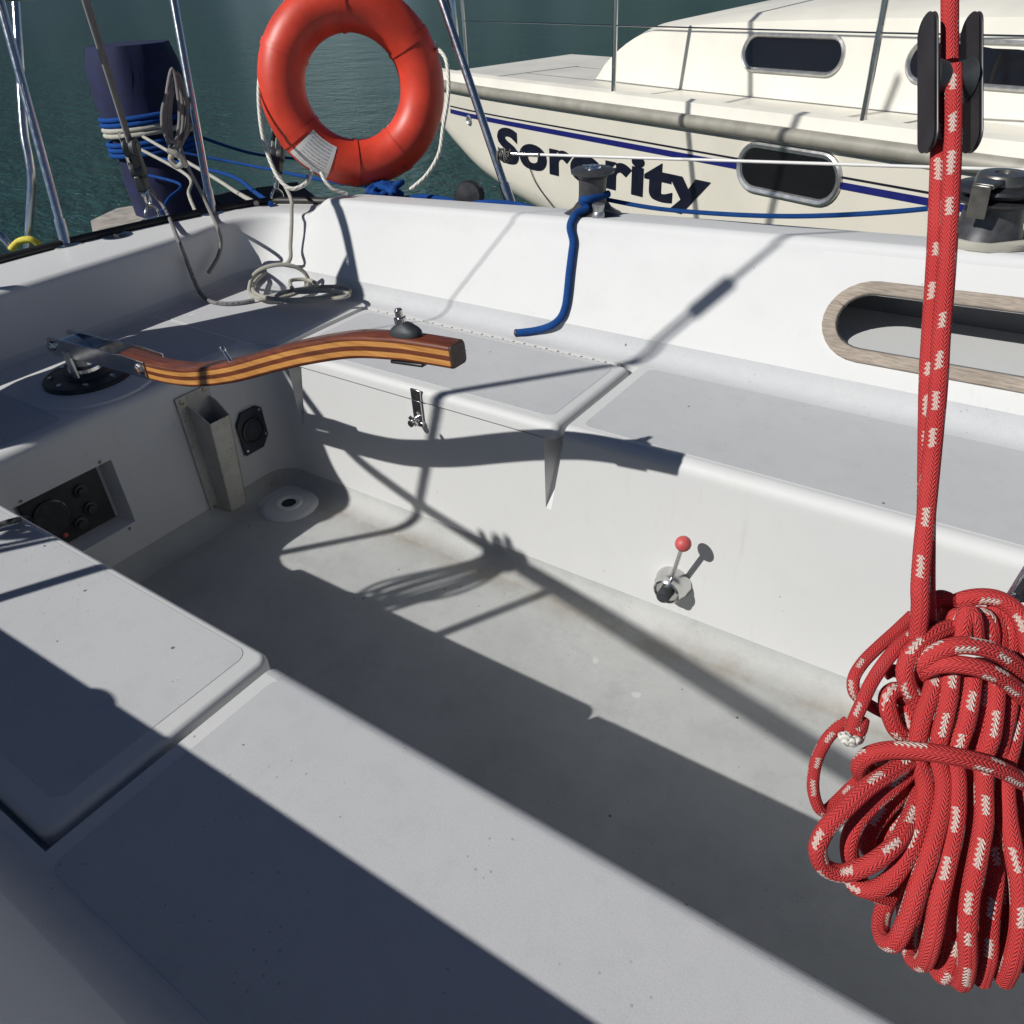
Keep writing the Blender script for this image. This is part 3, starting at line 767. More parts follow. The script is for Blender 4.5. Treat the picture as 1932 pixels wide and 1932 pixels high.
# ================================================================== ENGINE LEVER
q = on_y(1272, 1098, YP); lev = thing("engine_control_lever", "chrome engine control with a red ball knob on the white seat front", "lever", (q.x, YP, q.z))
MB().lathe(q + Vector((0, -.0005, 0)), (0, -1, 0), [(.041, 0), (.041, .004), (.038, .010), (.037, .020), (.033, .026), (.030, .040), (.026, .043), (.024, .038), (0, .037)], 36).build("housing", "stainless", lev)
MB().lathe(q + Vector((0, -.036, 0)), (0, -1, 0), [(.015, 0), (.015, .022), (.0125, .026), (0, .0265)], 24).build("hub_cap", "rubber", lev)
ball = on_y(1289, 1026, 1.196); foot = q + Vector((.004, -.028, .028))
MB().bar(foot, ball, .0048, 12).build("stem", "stainless", lev)
MB().lathe(ball + Vector((0, 0, -.0165)), (0, 0, 1), [(.0165*math.sin(rad(a)), .0165*(1-math.cos(rad(a)))) for a in range(0, 181, 12)], 24).build("ball_knob", "red_ball", lev)

# ================================================================== WINCHES
def ctop(X, f=.5, port=True):
    P, _ = cprof((X, YB, 0, 1, X, 0)); o = P[ce+8][0]; o2 = P[ce+9][0]; y = YB+lerp(o, o2, f); z = lerp(P[ce+8][1], P[ce+9][1], f)
    return Vector((X, y if port else mir(y), z))
def winch(p, label, tail=False, grp="deck winches on the coamings"):
    w_ = thing("winch", label, "winch", tuple(p), grp); p = p - Vector((0, 0, .006))
    if not tail:
        MB().lathe(p, (0, 0, 1), [(.078, 0), (.078, .006), (.070, .010), (.052, .022), (.043, .034), (.040, .036)], 40).build("base", "anodized", w_)
        MB().lathe(p, (0, 0, 1), [(.039, .034), (.036, .05), (.0355, .080), (.037, .098), (.044, .106), (.056, .110), (.057, .116), (.050, .120), (.022, .122)], 40).build("drum", "anodized", w_)
        MB().lathe(p, (0, 0, 1), [(.022, .1215), (.021, .126), (.012, .127), (.011, .122), (0, .121)], 24).build("handle_socket", "stainless", w_)
    else:
        MB().lathe(p, (0, 0, 1), [(.088, 0), (.088, .008), (.080, .014), (.074, .020)], 44).build("base", "anodized", w_)
        MB().lathe(p, (0, 0, 1), [(.072, .018), (.064, .040), (.058, .062), (.055, .088), (.060, .094)], 44).build("drum", "anodized", w_)
        MB().lathe(p, (0, 0, 1), [(.060, .094), (.080, .099), (.083, .104), (.060, .110), (.060, .116), (.083, .121), (.080, .127), (.048, .132), (.040, .134)], 44).build("self_tailing_jaws", "black_metal", w_)
        MB().lathe(p, (0, 0, 1), [(.050, .131), (.048, .145), (.044, .150), (.018, .151), (.017, .146), (0, .146)], 30).build("top_cap", "winch_grey", w_)
        dirn = Vector((-.25, -.97, 0)).normalized(); sx_ = Vector((0, 0, 1)).cross(dirn)
        a = MB(); R_ = Matrix((sx_, dirn, Vector((0, 0, 1)))).transposed()
        a.box(p + dirn*.058 + Vector((0, 0, .141)), .042, .070, .010, R_); a.box(p + dirn*.093 + Vector((0, 0, .112)), .036, .008, .066, R_ @ Matrix.Rotation(-.16, 3, 'X'))
        a.build("feeder_arm", "winch_grey", w_, True, 30, .003)
    return w_
wp1 = ctop(-1.068, .52); wp2 = ctop(-.145, .56)
winch(wp1, "grey drum winch on the far coaming with blue rope hanging from it")
winch(wp2, "large dark self-tailing winch at the right end of the far coaming", True)
winch(ctop(-1.16, .60, False), "drum winch on the near coaming at the left, outside the picture")
winch(ctop(-.30, .5, False), "large self-tailing winch on the near coaming, outside the picture", True)
# little rope clutch peg by the first winch
pg = MB().lathe(ctop(-1.02, .12)+Vector((0, 0, -.004)), (0, 0, 1), [(.016, 0), (.017, .012), (.013, .02), (.016, .034), (.0155, .038), (0, .039)], 20).build("rope_peg", "alloy")
tag(pg, "short grey metal peg beside the drum winch on the coaming", "peg")

# ================================================================== ROPES ON THE COAMING
def cf(X, t, out=.012):
    return cface(X, t) + cn*out
A = wp1
def on_coaming(px_, py_, off=.0115):
    d = ray(px_, py_); t = 1.2
    while t < 3.5:
        p = CAM + d*t; P, _ = cprof((p.x, YB, 0, 1, p.x, 0))
        if p.z < ZS + off: break
        ys = YB
        for (o0, z0), (o1, z1) in zip(P[:ce+4], P[1:ce+5]):
            if z0 <= p.z <= z1: ys = YB + lerp(o0, o1, (p.z-z0)/max(z1-z0, 1e-6))
        if p.z <= P[ce+4][1] and p.y > ys - off*1.12: break
        t += .002
    return CAM + d*t
E_ = ctop(-1.068, 0)
brp = [A+Vector((.036, .02, .050)), A+Vector((.02, -.044, .050)), A+Vector((.0, -.054, .047)), E_+Vector((.012, .022, .020)), E_+Vector((0, .0, .0125)), E_+Vector((-.004, -.020, .004)), E_+Vector((-.006, -.033, -.018)), on_coaming(1081, 455), on_coaming(1079, 475), on_coaming(1074, 515), on_coaming(1070, 555), on_coaming(1066, 580), on_coaming(1057, 600), on_coaming(1040, 614), on_coaming(1012, 623), on_coaming(975, 628)]
bl_ = thing("blue_sheet_tail", "blue braided rope hanging from the drum winch down onto the far seat", "rope", tuple(brp[-1]))
rope("rope_run", brp, .0095, "rope_blue", bl_, 14)
MB().lathe(brp[-1] + (brp[-1]-brp[-2]).normalized()*-.002, brp[-1]-brp[-2], [(0.0101, 0), (.0101, .006), (.007, .008), (0, .008)], 14).build("whipped_end", "rubber", bl_)
# sheet running forward from winch to winch, outside the coaming
tag(rope("jib_sheet", [wp1+Vector((.02, .04, .03)), wp1+Vector((.20, .06, .016)), on_y(1500, 408, 1.93), on_y(1770, 391, 1.96), wp2+Vector((-.05, .06, .095)), wp2+Vector((.03, .075, .108)), wp2+Vector((.3, .05, .12))], .0055, "rope_blue", None, 10), "thin dark blue sheet running along the far coaming between the two winches", "rope")
turns = []
for i in range(40):
    a = 2*math.pi*i/14; turns.append(wp2 + Vector((.082*math.cos(a), .082*math.sin(a), .012+.0028*i/14)))
tag(tube("furling_line", turns + [wp2+Vector((.16, .02, .03)), wp2+Vector((.3, .04, .02))], .0075, "rope_white", None, 10), "cream rope turned round the foot of the self-tailing winch", "rope")
tag(rope("sheet_tail", [Vector((x, y, z)) for x, y, z in [(-.62, 2.02, .63), (-.55, 2.0, .66), (-.45, 1.99, .664), (-.36, 2.0, .655), (-.28, 2.03, .63)]], .012, "rope_teal", None, 10), "faded turquoise rope just showing over the far coaming", "rope")

# ================================================================== STERN RAILS, LIFELINES
def on_h(px, py, z): return on_z(px, py, z)
push = thing("stern_rail", "polished steel stern rail on the far quarter with the life ring hanging from it", "railing", tuple(dz(400, 402)))
f1, f2 = dz(125, 463), dz(400, 403)
t1 = on_x(65, 241, -2.60); t1 = f1 + (t1-f1)*((1.25-f1.z)/(t1.z-f1.z))
t2 = on_x(371, 241, -2.46); t2 = f2 + (t2-f2)*((1.25-f2.z)/(t2.z-f2.z))
f3 = on_y(966, 392, 2.10); t3 = on_y(915, 241, 2.14); t3 = f3 + (t3-f3)*((1.25-f3.z)/(t3.z-f3.z))
for nm, f_, t_2 in (("leg", f1, t1), ("leg", f2, t2), ("leg", f3, t3)):
    d = (t_2-f_).normalized()
    lg = MB().bar(f_, t_2, .0128, 18).build("leg", "stainless", push)
    MB().lathe(f_, (0, 0, 1), [(.045, 0), (.045, .004), (.038, .007), (.02, .008)], 28).build("foot_flange", "stainless", lg)
    MB().bar(f_ + d*.004, f_ + d*.075, .0165, 18).build("foot_socket", "stainless", lg)
tube("top_rail", catmull([t1, t1+Vector((.02, .10, .0)), lerp(t1, t2, .6)+Vector((-.03, .02, 0)), t2, lerp(t2, t3, .25)+Vector((-.08, .14, 0)), lerp(t2, t3, .6)+Vector((-.02, .06, 0)), t3, t3+Vector((.05, .01, -.05)), t3+Vector((.06, .01, -.2))], 8), .0128, "stainless", push, 14)
# outer boarding-ladder tubes
lad = thing("boarding_ladder", "folded steel boarding ladder tubes outside the transom at the far left", "ladder", tuple(at(52, 470, 2.75)))
for x0, x1 in ((44, 34), (57, 60)): pass
rope("ladder_tube", [at(20, -160, 2.62), at(36, 100, 2.68), at(45, 241, 2.72), at(55, 300, 2.74), at(60, 340, 2.76), at(57, 400, 2.8), at(52, 475, 2.86)], .0145, "stainless", lad, 14)
rope("ladder_tube", [at(-60, 360, 2.8), at(-20, 425, 2.8), at(4, 448, 2.8), at(22, 470, 2.82)], .0145, "stainless", lad, 14)
rope("ladder_strap", [at(20, 472, 2.78), at(36, 456, 2.78), at(58, 452, 2.78), at(75, 462, 2.8)], .012, "yellow_line", lad, 10)
# lifeline with its lashing
ll0 = on_y(948, 290, 2.13); ll1 = on_y(1020, 292, 2.15); ll2 = on_y(1932, 321, 2.30); ll3 = ll2 + (ll2-ll1)*.8
life = thing("lifeline", "white lifeline wire running forward from the stern rail across the neighbouring hull", "lifeline", tuple(ll0))
tube("wire", [ll1, lerp(ll1, ll2, .5), ll2, ll3], .0042, "white_plastic", life, 10)
MB().bar(lerp(ll0, ll1, .25), lerp(ll0, ll1, .95), .0065, 12).build("turnbuckle", "stainless", life)
ls = []
for i in range(46):
    a = i*1.9; rr = .014+.008*math.sin(i*.7); ls.append(ll0 + Vector((.006+.022*math.sin(i*.33), rr*math.cos(a), rr*math.sin(a)-.004)))
tube("lashing", catmull(ls, 3), .0022, "rope_grey", life, 6)
# starboard stern rail (outside the picture, throws the rail shadow over the sole)
sr = [(-.40, -.50, 1.30), (-.87, -.428, 1.30), (-1.30, -.335, 1.30), (-1.70, -.245, 1.30), (-1.90, -.190, 1.30), (-2.05, -.130, 1.30), (-2.17, -.045, 1.30), (-2.222, .10, 1.30), (-2.245, .31, 1.30), (-2.275, .65, 1.30), (-2.30, 1.00, 1.30), (-2.38, 1.18, 1.285), tuple(t1+Vector((0, -.03, 0)))]
srail = thing("stern_rail", "steel stern rail on the near quarter, outside the picture to the left", "railing", (-1.62, -.30, .60))
tube("top_rail", catmull(sr[:4], 6), .020, "stainless", srail, 14)
tube("top_rail", catmull(sr[3:], 6), .0150, "stainless", srail, 14)
for tx, fx in (((-.40, -.50, 1.30), (-.42, -.50, .60)), ((-1.60, -.267, 1.30), (-1.585, -.27, .60)), ((-2.275, .65, 1.30), (-2.46, .66, .62))):
    lg = MB().bar(fx, tx, .0128, 16).build("leg", "stainless", srail)
    MB().lathe(fx, (0, 0, 1), [(.045, 0), (.045, .004), (.038, .007), (.0, .008)], 24).build("foot_flange", "stainless", lg)
cl_ = MB(); V = []; pth = catmull([(-2.15, -.075, 1), (-2.19, .0, 1), (-2.225, .11, 1), (-2.245, .31, 1), (-2.26, .48, 1), (-2.273, .64, 1), (-2.287, .84, 1)], 5); zz = [1.0, .97, .75, .5, .25, 0]
for i, p in enumerate(pth):
    for z in zz: V.append((p.x + .008*math.sin(i*1.1+z*4), p.y, lerp(.66, lerp(1.04, 1.285, sstep(-.15, .22, p.y)), z)))
F = [(i*6+j, i*6+j+1, (i+1)*6+j+1, (i+1)*6+j) for i in range(len(pth)-1) for j in range(5)]
wc = cl_.add(V, F).build("shade_cloth", "shade_canvas"); sdm = wc.modifiers.new("s", 'SOLIDIFY'); sdm.thickness = .003  # unseen sheet, added to throw the broad shadow on the after bench
tag(wc, "blue sheet added along the near stern rail to shade the bench, outside the picture", "canvas")
# coil of line hung on the starboard rail
hc_ = thing("hanging_coil", "coil of line hung on the near stern rail, outside the picture", "rope", (-1.76, -.236, 1.30))
for i in range(9):
    a = random.uniform(-.06, .06); wdt = random.uniform(.025, .085); ln = random.uniform(.28, .44); o = Vector((-1.765+a*.4, -.236, 1.312))
    rope("loop", [o, o+Vector((wdt*.8-.0, .010, -.10)), o+Vector((wdt, .014+i*.003, -ln*.7)), o+Vector((0, .012, -ln)), o+Vector((-wdt, -.012, -ln*.7)), o+Vector((-wdt*.6, -.012, -.10))], .006, "rope_grey", hc_, 8, 8, True)
rope("hitch", [(-1.82, -.215, 1.33), (-1.80, -.20, 1.29), (-1.785, -.225, 1.27), (-1.79, -.25, 1.33), (-1.77, -.215, 1.335), (-1.765, -.19, 1.29), (-1.75, -.215, 1.26), (-1.755, -.245, 1.33), (-1.73, -.20, 1.33), (-1.72, -.195, 1.28), (-1.71, -.22, 1.26), (-1.70, -.23, 1.32), (-1.77, -.20, 1.275), (-1.73, -.225, 1.255), (-1.72, -.25, 1.31), (-1.75, -.265, 1.29), (-1.79, -.235, 1.24)], .0125, "rope_grey", hc_, 8)

# ================================================================== BACKSTAYS
mast = Vector((2.1, .865, 11.0)); sb0 = Vector((-2.3, -.26, .62))
bs = thing("backstay", "near backstay leg with its rigging screw, rising outside the picture", "rigging", tuple(sb0))
L_ = lambda t: lerp(Vector((-2.3, -.26, .65)), mast, t)
tube("lower_tube", [sb0, L_(.03), L_(.126)], .0125, "white_plastic", bs, 12)
for o_ in (-.013, .013): tube("fork", [L_(.125)+Vector((0, o_, 0)), L_(.143)+Vector((0, o_, 0))], .0055, "stainless", bs, 8)
MB().bar(L_(.142), L_(.152), .019, 14).build("rigging_screw", "stainless", bs)
tube("toggle_wire", [L_(.152)+Vector((.003, .008, 0)), L_(.2), mast], .0042, "stainless", bs, 8)
tube("toggle_wire", [L_(.152)-Vector((.003, .008, 0)), L_(.19), L_(.2)], .0042, "stainless", bs, 8)
tw0 = Vector((-2.40, .217, .62)); pA = Vector((-1.263, 1.78, .703)) - Vector((.63, 1.154, -1))*1.2; tw1 = tw0 + (pA-tw0)*3.0
tag(tube("shadow_line", [tw0, pA, tw1], .0024, "rope_white", None, 8), "thin line added for its shadow, led up from the stern outside the picture", "line")  # unseen line, added to cast the fine shadow on far seat and coaming
def tackle(bail, top_, label):
    th = thing("backstay_tackle", label, "tackle", tuple(bail), "backstay tackles on the stern deck")
    d = (top_-bail).normalized(); s_ = d.cross(Vector((.8, .6, 0))).normalized(); fwd = s_.cross(d)
    R_ = Matrix((s_, fwd, d)).transposed()
    b0 = bail + Vector((0, 0, .040))
    tube("shackle", catmull([b0+s_*.016+d*.045, b0+s_*.018+d*.015, b0-d*.004, b0-s_*.018+d*.015, b0-s_*.016+d*.045], 6), .0048, "stainless", th, 10)
    MB().bar(b0+s_*.026+d*.046, b0-s_*.026+d*.046, .0055, 10).build("shackle_pin", "stainless", th)
    body = MB(); body.box(b0+d*.080, .052, .030, .050, R_); body.box(b0+d*.15+fwd*.006, .034, .030, .11, R_); bo = body.build("cam_block", "black_metal", th, True, 30, .006)
    for k_, r_ in ((.115, .024), (.185, .028)):
        MB().lathe(b0+d*k_-fwd*.020, fwd, [(0, 0), (r_, .001), (r_*1.05, .006), (r_*.85, .020), (r_*1.05, .034), (r_, .039), (0, .040)], 24).build("sheave", "rubber", bo)
    MB().box(b0+d*.165-fwd*.024, .016, .003, .13, R_).build("cheek_strap", "stainless", bo, True, 30, .001)
    for o in (-.012, .0, .013): tube("fall", [b0+d*.17+s_*o, b0+d*.6+s_*o*1.2, b0+d*2.5+s_*o], .0052, "rope_grey", th, 8)
    return b0, d
b1t = on_x(236, 241, -2.50); b2t = on_x(533, 241, -2.33)
tk1, d1 = tackle(bails[0], b1t, "black backstay tackle on the stern deck nearest the tiller")
tk2, d2 = tackle(bails[1], b2t, "black backstay tackle on the stern deck beside the life ring")
# tails of the tackles
tag(rope("tackle_tail", [tk1+d1*.09, on_z(302, 380, .66), on_z(318, 408, .632), on_z(336, 452, .640), on_x(352, 492, -2.232), on_x(366, 528, -2.222), on_z(378, 553, .452), on_z(396, 568, .444), on_z(425, 573, .443), on_z(455, 571, .443), on_z(480, 566, .444)], .0062, "rope_flecked", None, 10), "grey flecked rope dropping from the stern deck onto the after bench", "rope")
tag(rope("lashing_tail", [on_x(335, 262, -2.46), on_x(352, 310, -2.44), on_x(378, 360, -2.42), on_z(398, 402, .632), on_z(410, 428, .632), on_x(417, 455, -2.222), on_x(411, 485, -2.222), on_x(393, 515, -2.222)], .0058, "rope_grey", None, 10), "grey rope end hanging over the inside of the transom", "rope")
hk = thing("hanging_line", "small coil of grey line hung beside the stern rail leg", "rope", tuple(on_x(330, 270, -2.45)))
for i, (a, b_) in enumerate(((312, 338), (318, 352), (322, 345), (308, 356))):
    rope("loop", [on_x((a+b_)/2, 130+i*9, -2.47), on_x(b_, 200, -2.45-.01*i), on_x(b_-2, 250, -2.44-.01*i), on_x((a+b_)/2, 284-i*5, -2.44), on_x(a+1, 250, -2.46), on_x(a, 200, -2.47)], .0058, "rope_grey", hk, 8, 8, True)
rope("knot", [on_x(316, 284, -2.42), on_x(336, 292, -2.40), on_x(345, 306, -2.41), on_x(334, 314, -2.43), on_x(322, 300, -2.44), on_x(330, 288, -2.42), on_x(342, 300, -2.40), on_x(350, 312, -2.42)], .009, "rope_white", hk, 8)
# white rope: falls from second tackle, coil on the seat corner
coil = thing("white_rope_coil", "white braided rope flaked in loose loops in the far seat corner", "rope", tuple(on_z(560, 555, .44)))
cp_ = [tk2+d2*.06, on_z(548, 372, .67), on_z(550, 398, .640), on_y(550, 426, 1.705), on_y(548, 462, 1.668), on_y(546, 492, 1.635)]
zz = .446
for i, (x, y) in enumerate([(520, 508), (487, 519), (470, 545), (490, 563), (540, 559), (575, 543), (572, 522), (540, 510), (500, 516), (478, 538), (486, 556), (530, 565), (600, 563), (648, 556), (660, 548), (640, 541), (585, 543), (535, 552), (522, 561), (545, 568), (605, 566), (650, 560), (655, 553), (610, 549), (560, 550), (548, 530), (580, 528), (598, 538), (570, 548)]):
    zz += .0012; lift = .05 if 495 < x < 580 and y < 524 else 0.0
    cp_.append(on_z(x, y, zz+.006*(i % 2)))
rope("rope_run", cp_, .0062, "rope_white", coil, 10, 6)
lp = [on_z(472, 552, .455)+Vector((0, 0, .0)), on_z(478, 520, .50), on_z(505, 503, .53), on_z(545, 500, .53), on_z(575, 515, .50), on_z(580, 540, .46), on_z(540, 556, .455), on_z(500, 560, .455)]
rope("loop", lp, .0062, "rope_white", coil, 10, 8, True)

# ================================================================== LIFE RING
rc_ = at(667, 165, 2.5); nrm = (CAM-rc_); nrm.z *= .35; nrm = (nrm.normalized() + Vector((.12, 0, .05))).normalized()
sx_ = Vector((0, 0, 1)).cross(nrm).normalized(); uy = nrm.cross(sx_)
ringt = thing("life_ring", "orange red life ring with white grab line hanging at the stern", "life ring", tuple(rc_ - uy*.32))
RM, rt_ = .222, .072
def tor(a, b_, dr=0.0): return rc_ + (sx_*math.cos(a)+uy*math.sin(a))*(RM+(rt_+dr)*math.cos(b_)) + nrm*(rt_+dr)*math.sin(b_)
V = [tor(2*math.pi*i/64, 2*math.pi*j/24) for i in range(64) for j in range(24)]
F = [(i*24+j, ((i+1) % 64)*24+j, ((i+1) % 64)*24+(j+1) % 24, i*24+(j+1) % 24) for i in range(64) for j in range(24)]
mesh("ring", V, F, "buoy_red", ringt)
V = []; uv_ = []; F = []
for i in range(9):
    for j in range(9):
        V.append(tor(rad(lerp(215, 242, i/8)), rad(lerp(28, 122, j/8)), .0012))
for i in range(8):
    for j in range(8):
        F.append((i*9+j, (i+1)*9+j, (i+1)*9+j+1, i*9+j+1)); uv_ += [(i/8, j/8), ((i+1)/8, j/8), ((i+1)/8, (j+1)/8), (i/8, (j+1)/8)]
mesh("printed_label", V, F, "buoy_label", ringt, True, 35, uv_)
for a0 in (210, 262, 300, 30, 90, 150):
    V = [tor(rad(a0+da), 2*math.pi*j/24, .003) for da in (-2.2, 2.2) for j in range(24)]
    mesh("grab_line_band", V, [(j, (j+1) % 24, 24+(j+1) % 24, 24+j) for j in range(24)], "buoy_red", ringt)
def gl(P): return rope("grab_line", P, .0062, "rope_laid", ringt, 10)
gl([at(512, 95, 2.46), at(494, 120, 2.43), at(488, 175, 2.42), at(493, 241, 2.42), at(505, 290, 2.42), at(525, 335, 2.42), at(550, 356, 2.42), at(578, 345, 2.42), at(588, 322, 2.42)])
gl([at(606, 325, 2.42), at(614, 342, 2.42), at(630, 358, 2.43), at(655, 366, 2.45)])
gl([at(824, 90, 2.48), at(842, 115, 2.45), at(846, 175, 2.45), at(836, 241, 2.45), at(828, 290, 2.45), at(805, 330, 2.46), at(774, 358, 2.48)])
# blue mooring gear on the quarter behind the coaming
kn = thing("blue_mooring_knot", "heap of blue mooring rope made fast behind the far coaming", "rope", tuple(on_y(735, 372, 2.0)))
kc = on_y(728, 362, 2.0)
MB().lathe(kc+Vector((0, 0, -.10)), (0, 0, 1), [(.03, 0), (.02, .02), (.018, .06), (.026, .075), (0, .08)], 16).build("mooring_bitt", "anodized", kn)
pts = []
for i in range(34):
    a = i*2.1; pts.append(kc + Vector((.085*math.cos(a)*(.6+.4*math.sin(i)), .05*math.sin(a*1.3), -.012+.034*math.sin(i*1.7))))
rope("rope_turns", pts, .0105, "rope_bright_blue", kn, 10, 5)
kb = thing("turning_block", "black turning block with blue rope behind the far coaming", "block", tuple(on_y(882, 380, 2.05)))
bc = on_y(884, 372, 2.05)
MB().lathe(bc+Vector((0, .02, 0)), (0.3, -1, .2), [(0, 0), (.040, .002), (.046, .012), (.040, .022), (.046, .034), (.040, .044), (0, .046)], 28).build("sheave", "black_metal", kb)
rope("rope_run", [kc+Vector((.06, .0, -.02)), on_y(800, 372, 2.02), on_y(850, 380, 2.02), bc+Vector((0, -.045, -.02)), on_y(905, 384, 2.03), on_y(935, 383, 2.03), on_y(975, 387, 2.05), on_y(1010, 396, 2.05)], .010, "rope_bright_blue", kb, 10)

# ================================================================== RED MAINSHEET COIL
W0 = .53
def K(cx, cy, dw=0.0): return at(1417+cx*.3267, 1062.6+cy*.3267, W0+dw)
red = thing("red_rope_coil", "big hanging coil of red rope with white flecks at the right", "rope", tuple(K(1250, 2300)))
RR = .0060
def strand(P, r=RR, dw=0.0):
    return rope("strand", [K(x, y, (z[0] if z else 0)+dw) for x, y, *z in P], r, "rope_red", red, 16, 8)
# standing part: two falls side by side from the block
def D4(cx, cy, w_): return at(1416.8+cx*.2667, 238.3+cy*.2667, w_)
fallA = [D4(1432, -420, .545), D4(1432, 0, .545), D4(1412, 500, .545), D4(1385, 1000, .542), D4(1345, 1500, .538), D4(1318, 1930, .534), K(985, 0, -.006), K(978, 250, -.006), K(962, 440, .0), K(960, 600, .012)]
fallB = [D4(1335, -420, .556), D4(1335, 60, .556), D4(1322, 500, .556), D4(1300, 1000, .553), D4(1268, 1500, .549), D4(1250, 1930, .545), K(1010, 20, .008), K(1015, 250, .008), K(1030, 420, .014), K(1080, 600, .02)]
rope("fall", fallA, RR, "rope_red", red, 16, 8); rope("fall", fallB, RR, "rope_red", red, 16, 8)
# top loops
strand([(1040, 360, .02), (1030, 260, .02), (1080, 205, .018), (1140, 220, .02), (1150, 290, .025), (1110, 360, .03)])
strand([(1120, 300, .03), (1190, 225, .02), (1300, 195, .012), (1420, 205, .008), (1520, 265, .004), (1580, 370, .0), (1610, 520, .0), (1620, 640, .01)])
strand([(1150, 480, .012), (1160, 380, .008), (1190, 310, .006), (1230, 330, .006), (1240, 470, .006)])
strand([(1215, 480, .0), (1225, 360, -.002), (1250, 285, -.001), (1285, 330, -.002), (1300, 480, .004)])
strand([(1320, 480, .008), (1320, 380, .006), (1320, 300, .006), (1360, 320, .006), (1385, 400, .006), (1380, 500, .01)])
strand([(1430, 520, .012), (1430, 400, .01), (1400, 300, .012), (1430, 270, .012), (1490, 320, .01), (1500, 420, .01), (1490, 540, .012)])
strand([(1540, 560, .014), (1550, 420, .014), (1530, 330, .016), (1590, 330, .016), (1640, 450, .016), (1650, 620, .016)])
# strand that comes round the left of the neck
strand([(1160, 370, .004), (1060, 410, -.002), (950, 490, -.006), (895, 590, -.006), (900, 690, -.004), (950, 790, .0), (990, 880, .004), (1000, 980, .010)])
# neck wraps
strand([(960, 660, .012), (985, 590, -.006), (1080, 510, -.014), (1200, 475, -.018), (1340, 490, -.018), (1470, 545, -.014), (1590, 640, -.004), (1680, 700, .02)])
strand([(965, 690, .02), (1000, 620, -.004), (1100, 585, -.014), (1240, 590, -.020), (1380, 630, -.020), (1490, 695, -.014), (1600, 790, -.004), (1690, 820, .02)])
strand([(960, 640, .03), (1100, 480, .05), (1300, 430, .055), (1500, 500, .05), (1660, 640, .03)])
# left loose loop between neck and waist
strand([(905, 1000, .006), (840, 960, .004), (795, 850, .002), (790, 770, .002), (840, 735, .006), (890, 790, .012), (930, 900, .014), (960, 1010, .016)])
strand([(880, 820, .010), (935, 960, .006), (960, 1060, .004)])
# verticals from neck to waist and on down to the bottom loops
strand([(1085, 560, .010), (1050, 720, -.004), (1000, 860, -.008), (965, 1010, -.008), (960, 1120, -.006), (1000, 1250, -.006), (1000, 1380, -.010), (960, 1530, -.016), (900, 1680, -.020), (820, 1810, -.018), (720, 1880, -.010), (620, 1870, .0), (575, 1800, .010), (590, 1700, .016)])
strand([(1160, 560, .002), (1150, 700, -.008), (1125, 860, -.012), (1090, 1000, -.012), (1080, 1120, -.008), (1110, 1280, -.010), (1085, 1480, -.018), (1030, 1680, -.024), (960, 1880, -.026), (900, 2060, -.022), (830, 2190, -.012), (760, 2160, .004), (760, 2020, .02), (860, 1800, .03)])
strand([(1290, 580, .002), (1270, 760, -.010), (1240, 920, -.014), (1200, 1040, -.014), (1180, 1130, -.010), (1190, 1280, -.012), (1180, 1500, -.020), (1130, 1750, -.026), (1085, 1950, -.028), (1050, 2150, -.024), (1000, 2300, -.010), (930, 2270, .008), (920, 2100, .02), (1000, 1800, .03)])
strand([(1360, 620, .006), (1350, 800, -.002), (1320, 960, -.006), (1290, 1120, -.004), (1270, 1280, .002), (1240, 1550, -.004), (1210, 1800, -.008), (1190, 2050, -.010), (1160, 2280, -.004), (1110, 2380, .006), (1060, 2320, .018)])
strand([(1420, 640, .0), (1410, 820, -.008), (1390, 980, -.012), (1350, 1120, -.010), (1345, 1280, -.012), (1345, 1480, -.018), (1310, 1700, -.024), (1270, 1900, -.026), (1250, 2100, -.026), (1250, 2300, -.018), (1220, 2420, -.004), (1170, 2380, .01)])
strand([(1500, 690, .006), (1480, 850, .0), (1450, 1000, -.002), (1420, 1140, .0), (1400, 1300, .006), (1400, 1550, .002), (1410, 1800, -.004), (1380, 2050, -.010), (1370, 2260, -.008), (1330, 2410, .004)])
strand([(1560, 720, .010), (1540, 880, .004), (1510, 1020, .0), (1480, 1150, -.002), (1470, 1300, -.004), (1485, 1480, -.010), (1520, 1680, -.016), (1550, 1880, -.018), (1550, 2100, -.018), (1510, 2300, -.012), (1460, 2410, .0)])
strand([(1640, 760, .02), (1620, 950, .012), (1590, 1100, .010), (1570, 1240, .006), (1600, 1450, .002), (1660, 1700, -.002), (1680, 1950, -.002), (1650, 2200, .0), (1600, 2340, .01)])
strand([(1700, 800, .03), (1690, 1000, .026), (1650, 1200, .022), (1700, 1500, .02), (1780, 1800, .02), (1770, 2100, .02), (1700, 2260, .02)])
# waist wraps
strand([(640, 1230, .020), (628, 1170, .008), (680, 1110, -.002), (790, 1080, -.010), (950, 1082, -.020), (1130, 1108, -.026), (1310, 1145, -.026), (1450, 1195, -.022), (1560, 1255, -.012), (1660, 1300, .006), (1720, 1330, .03)])
strand([(640, 1230, .02), (760, 1180, .04), (1000, 1140, .055), (1300, 1160, .06), (1560, 1240, .05), (1700, 1310, .04)])
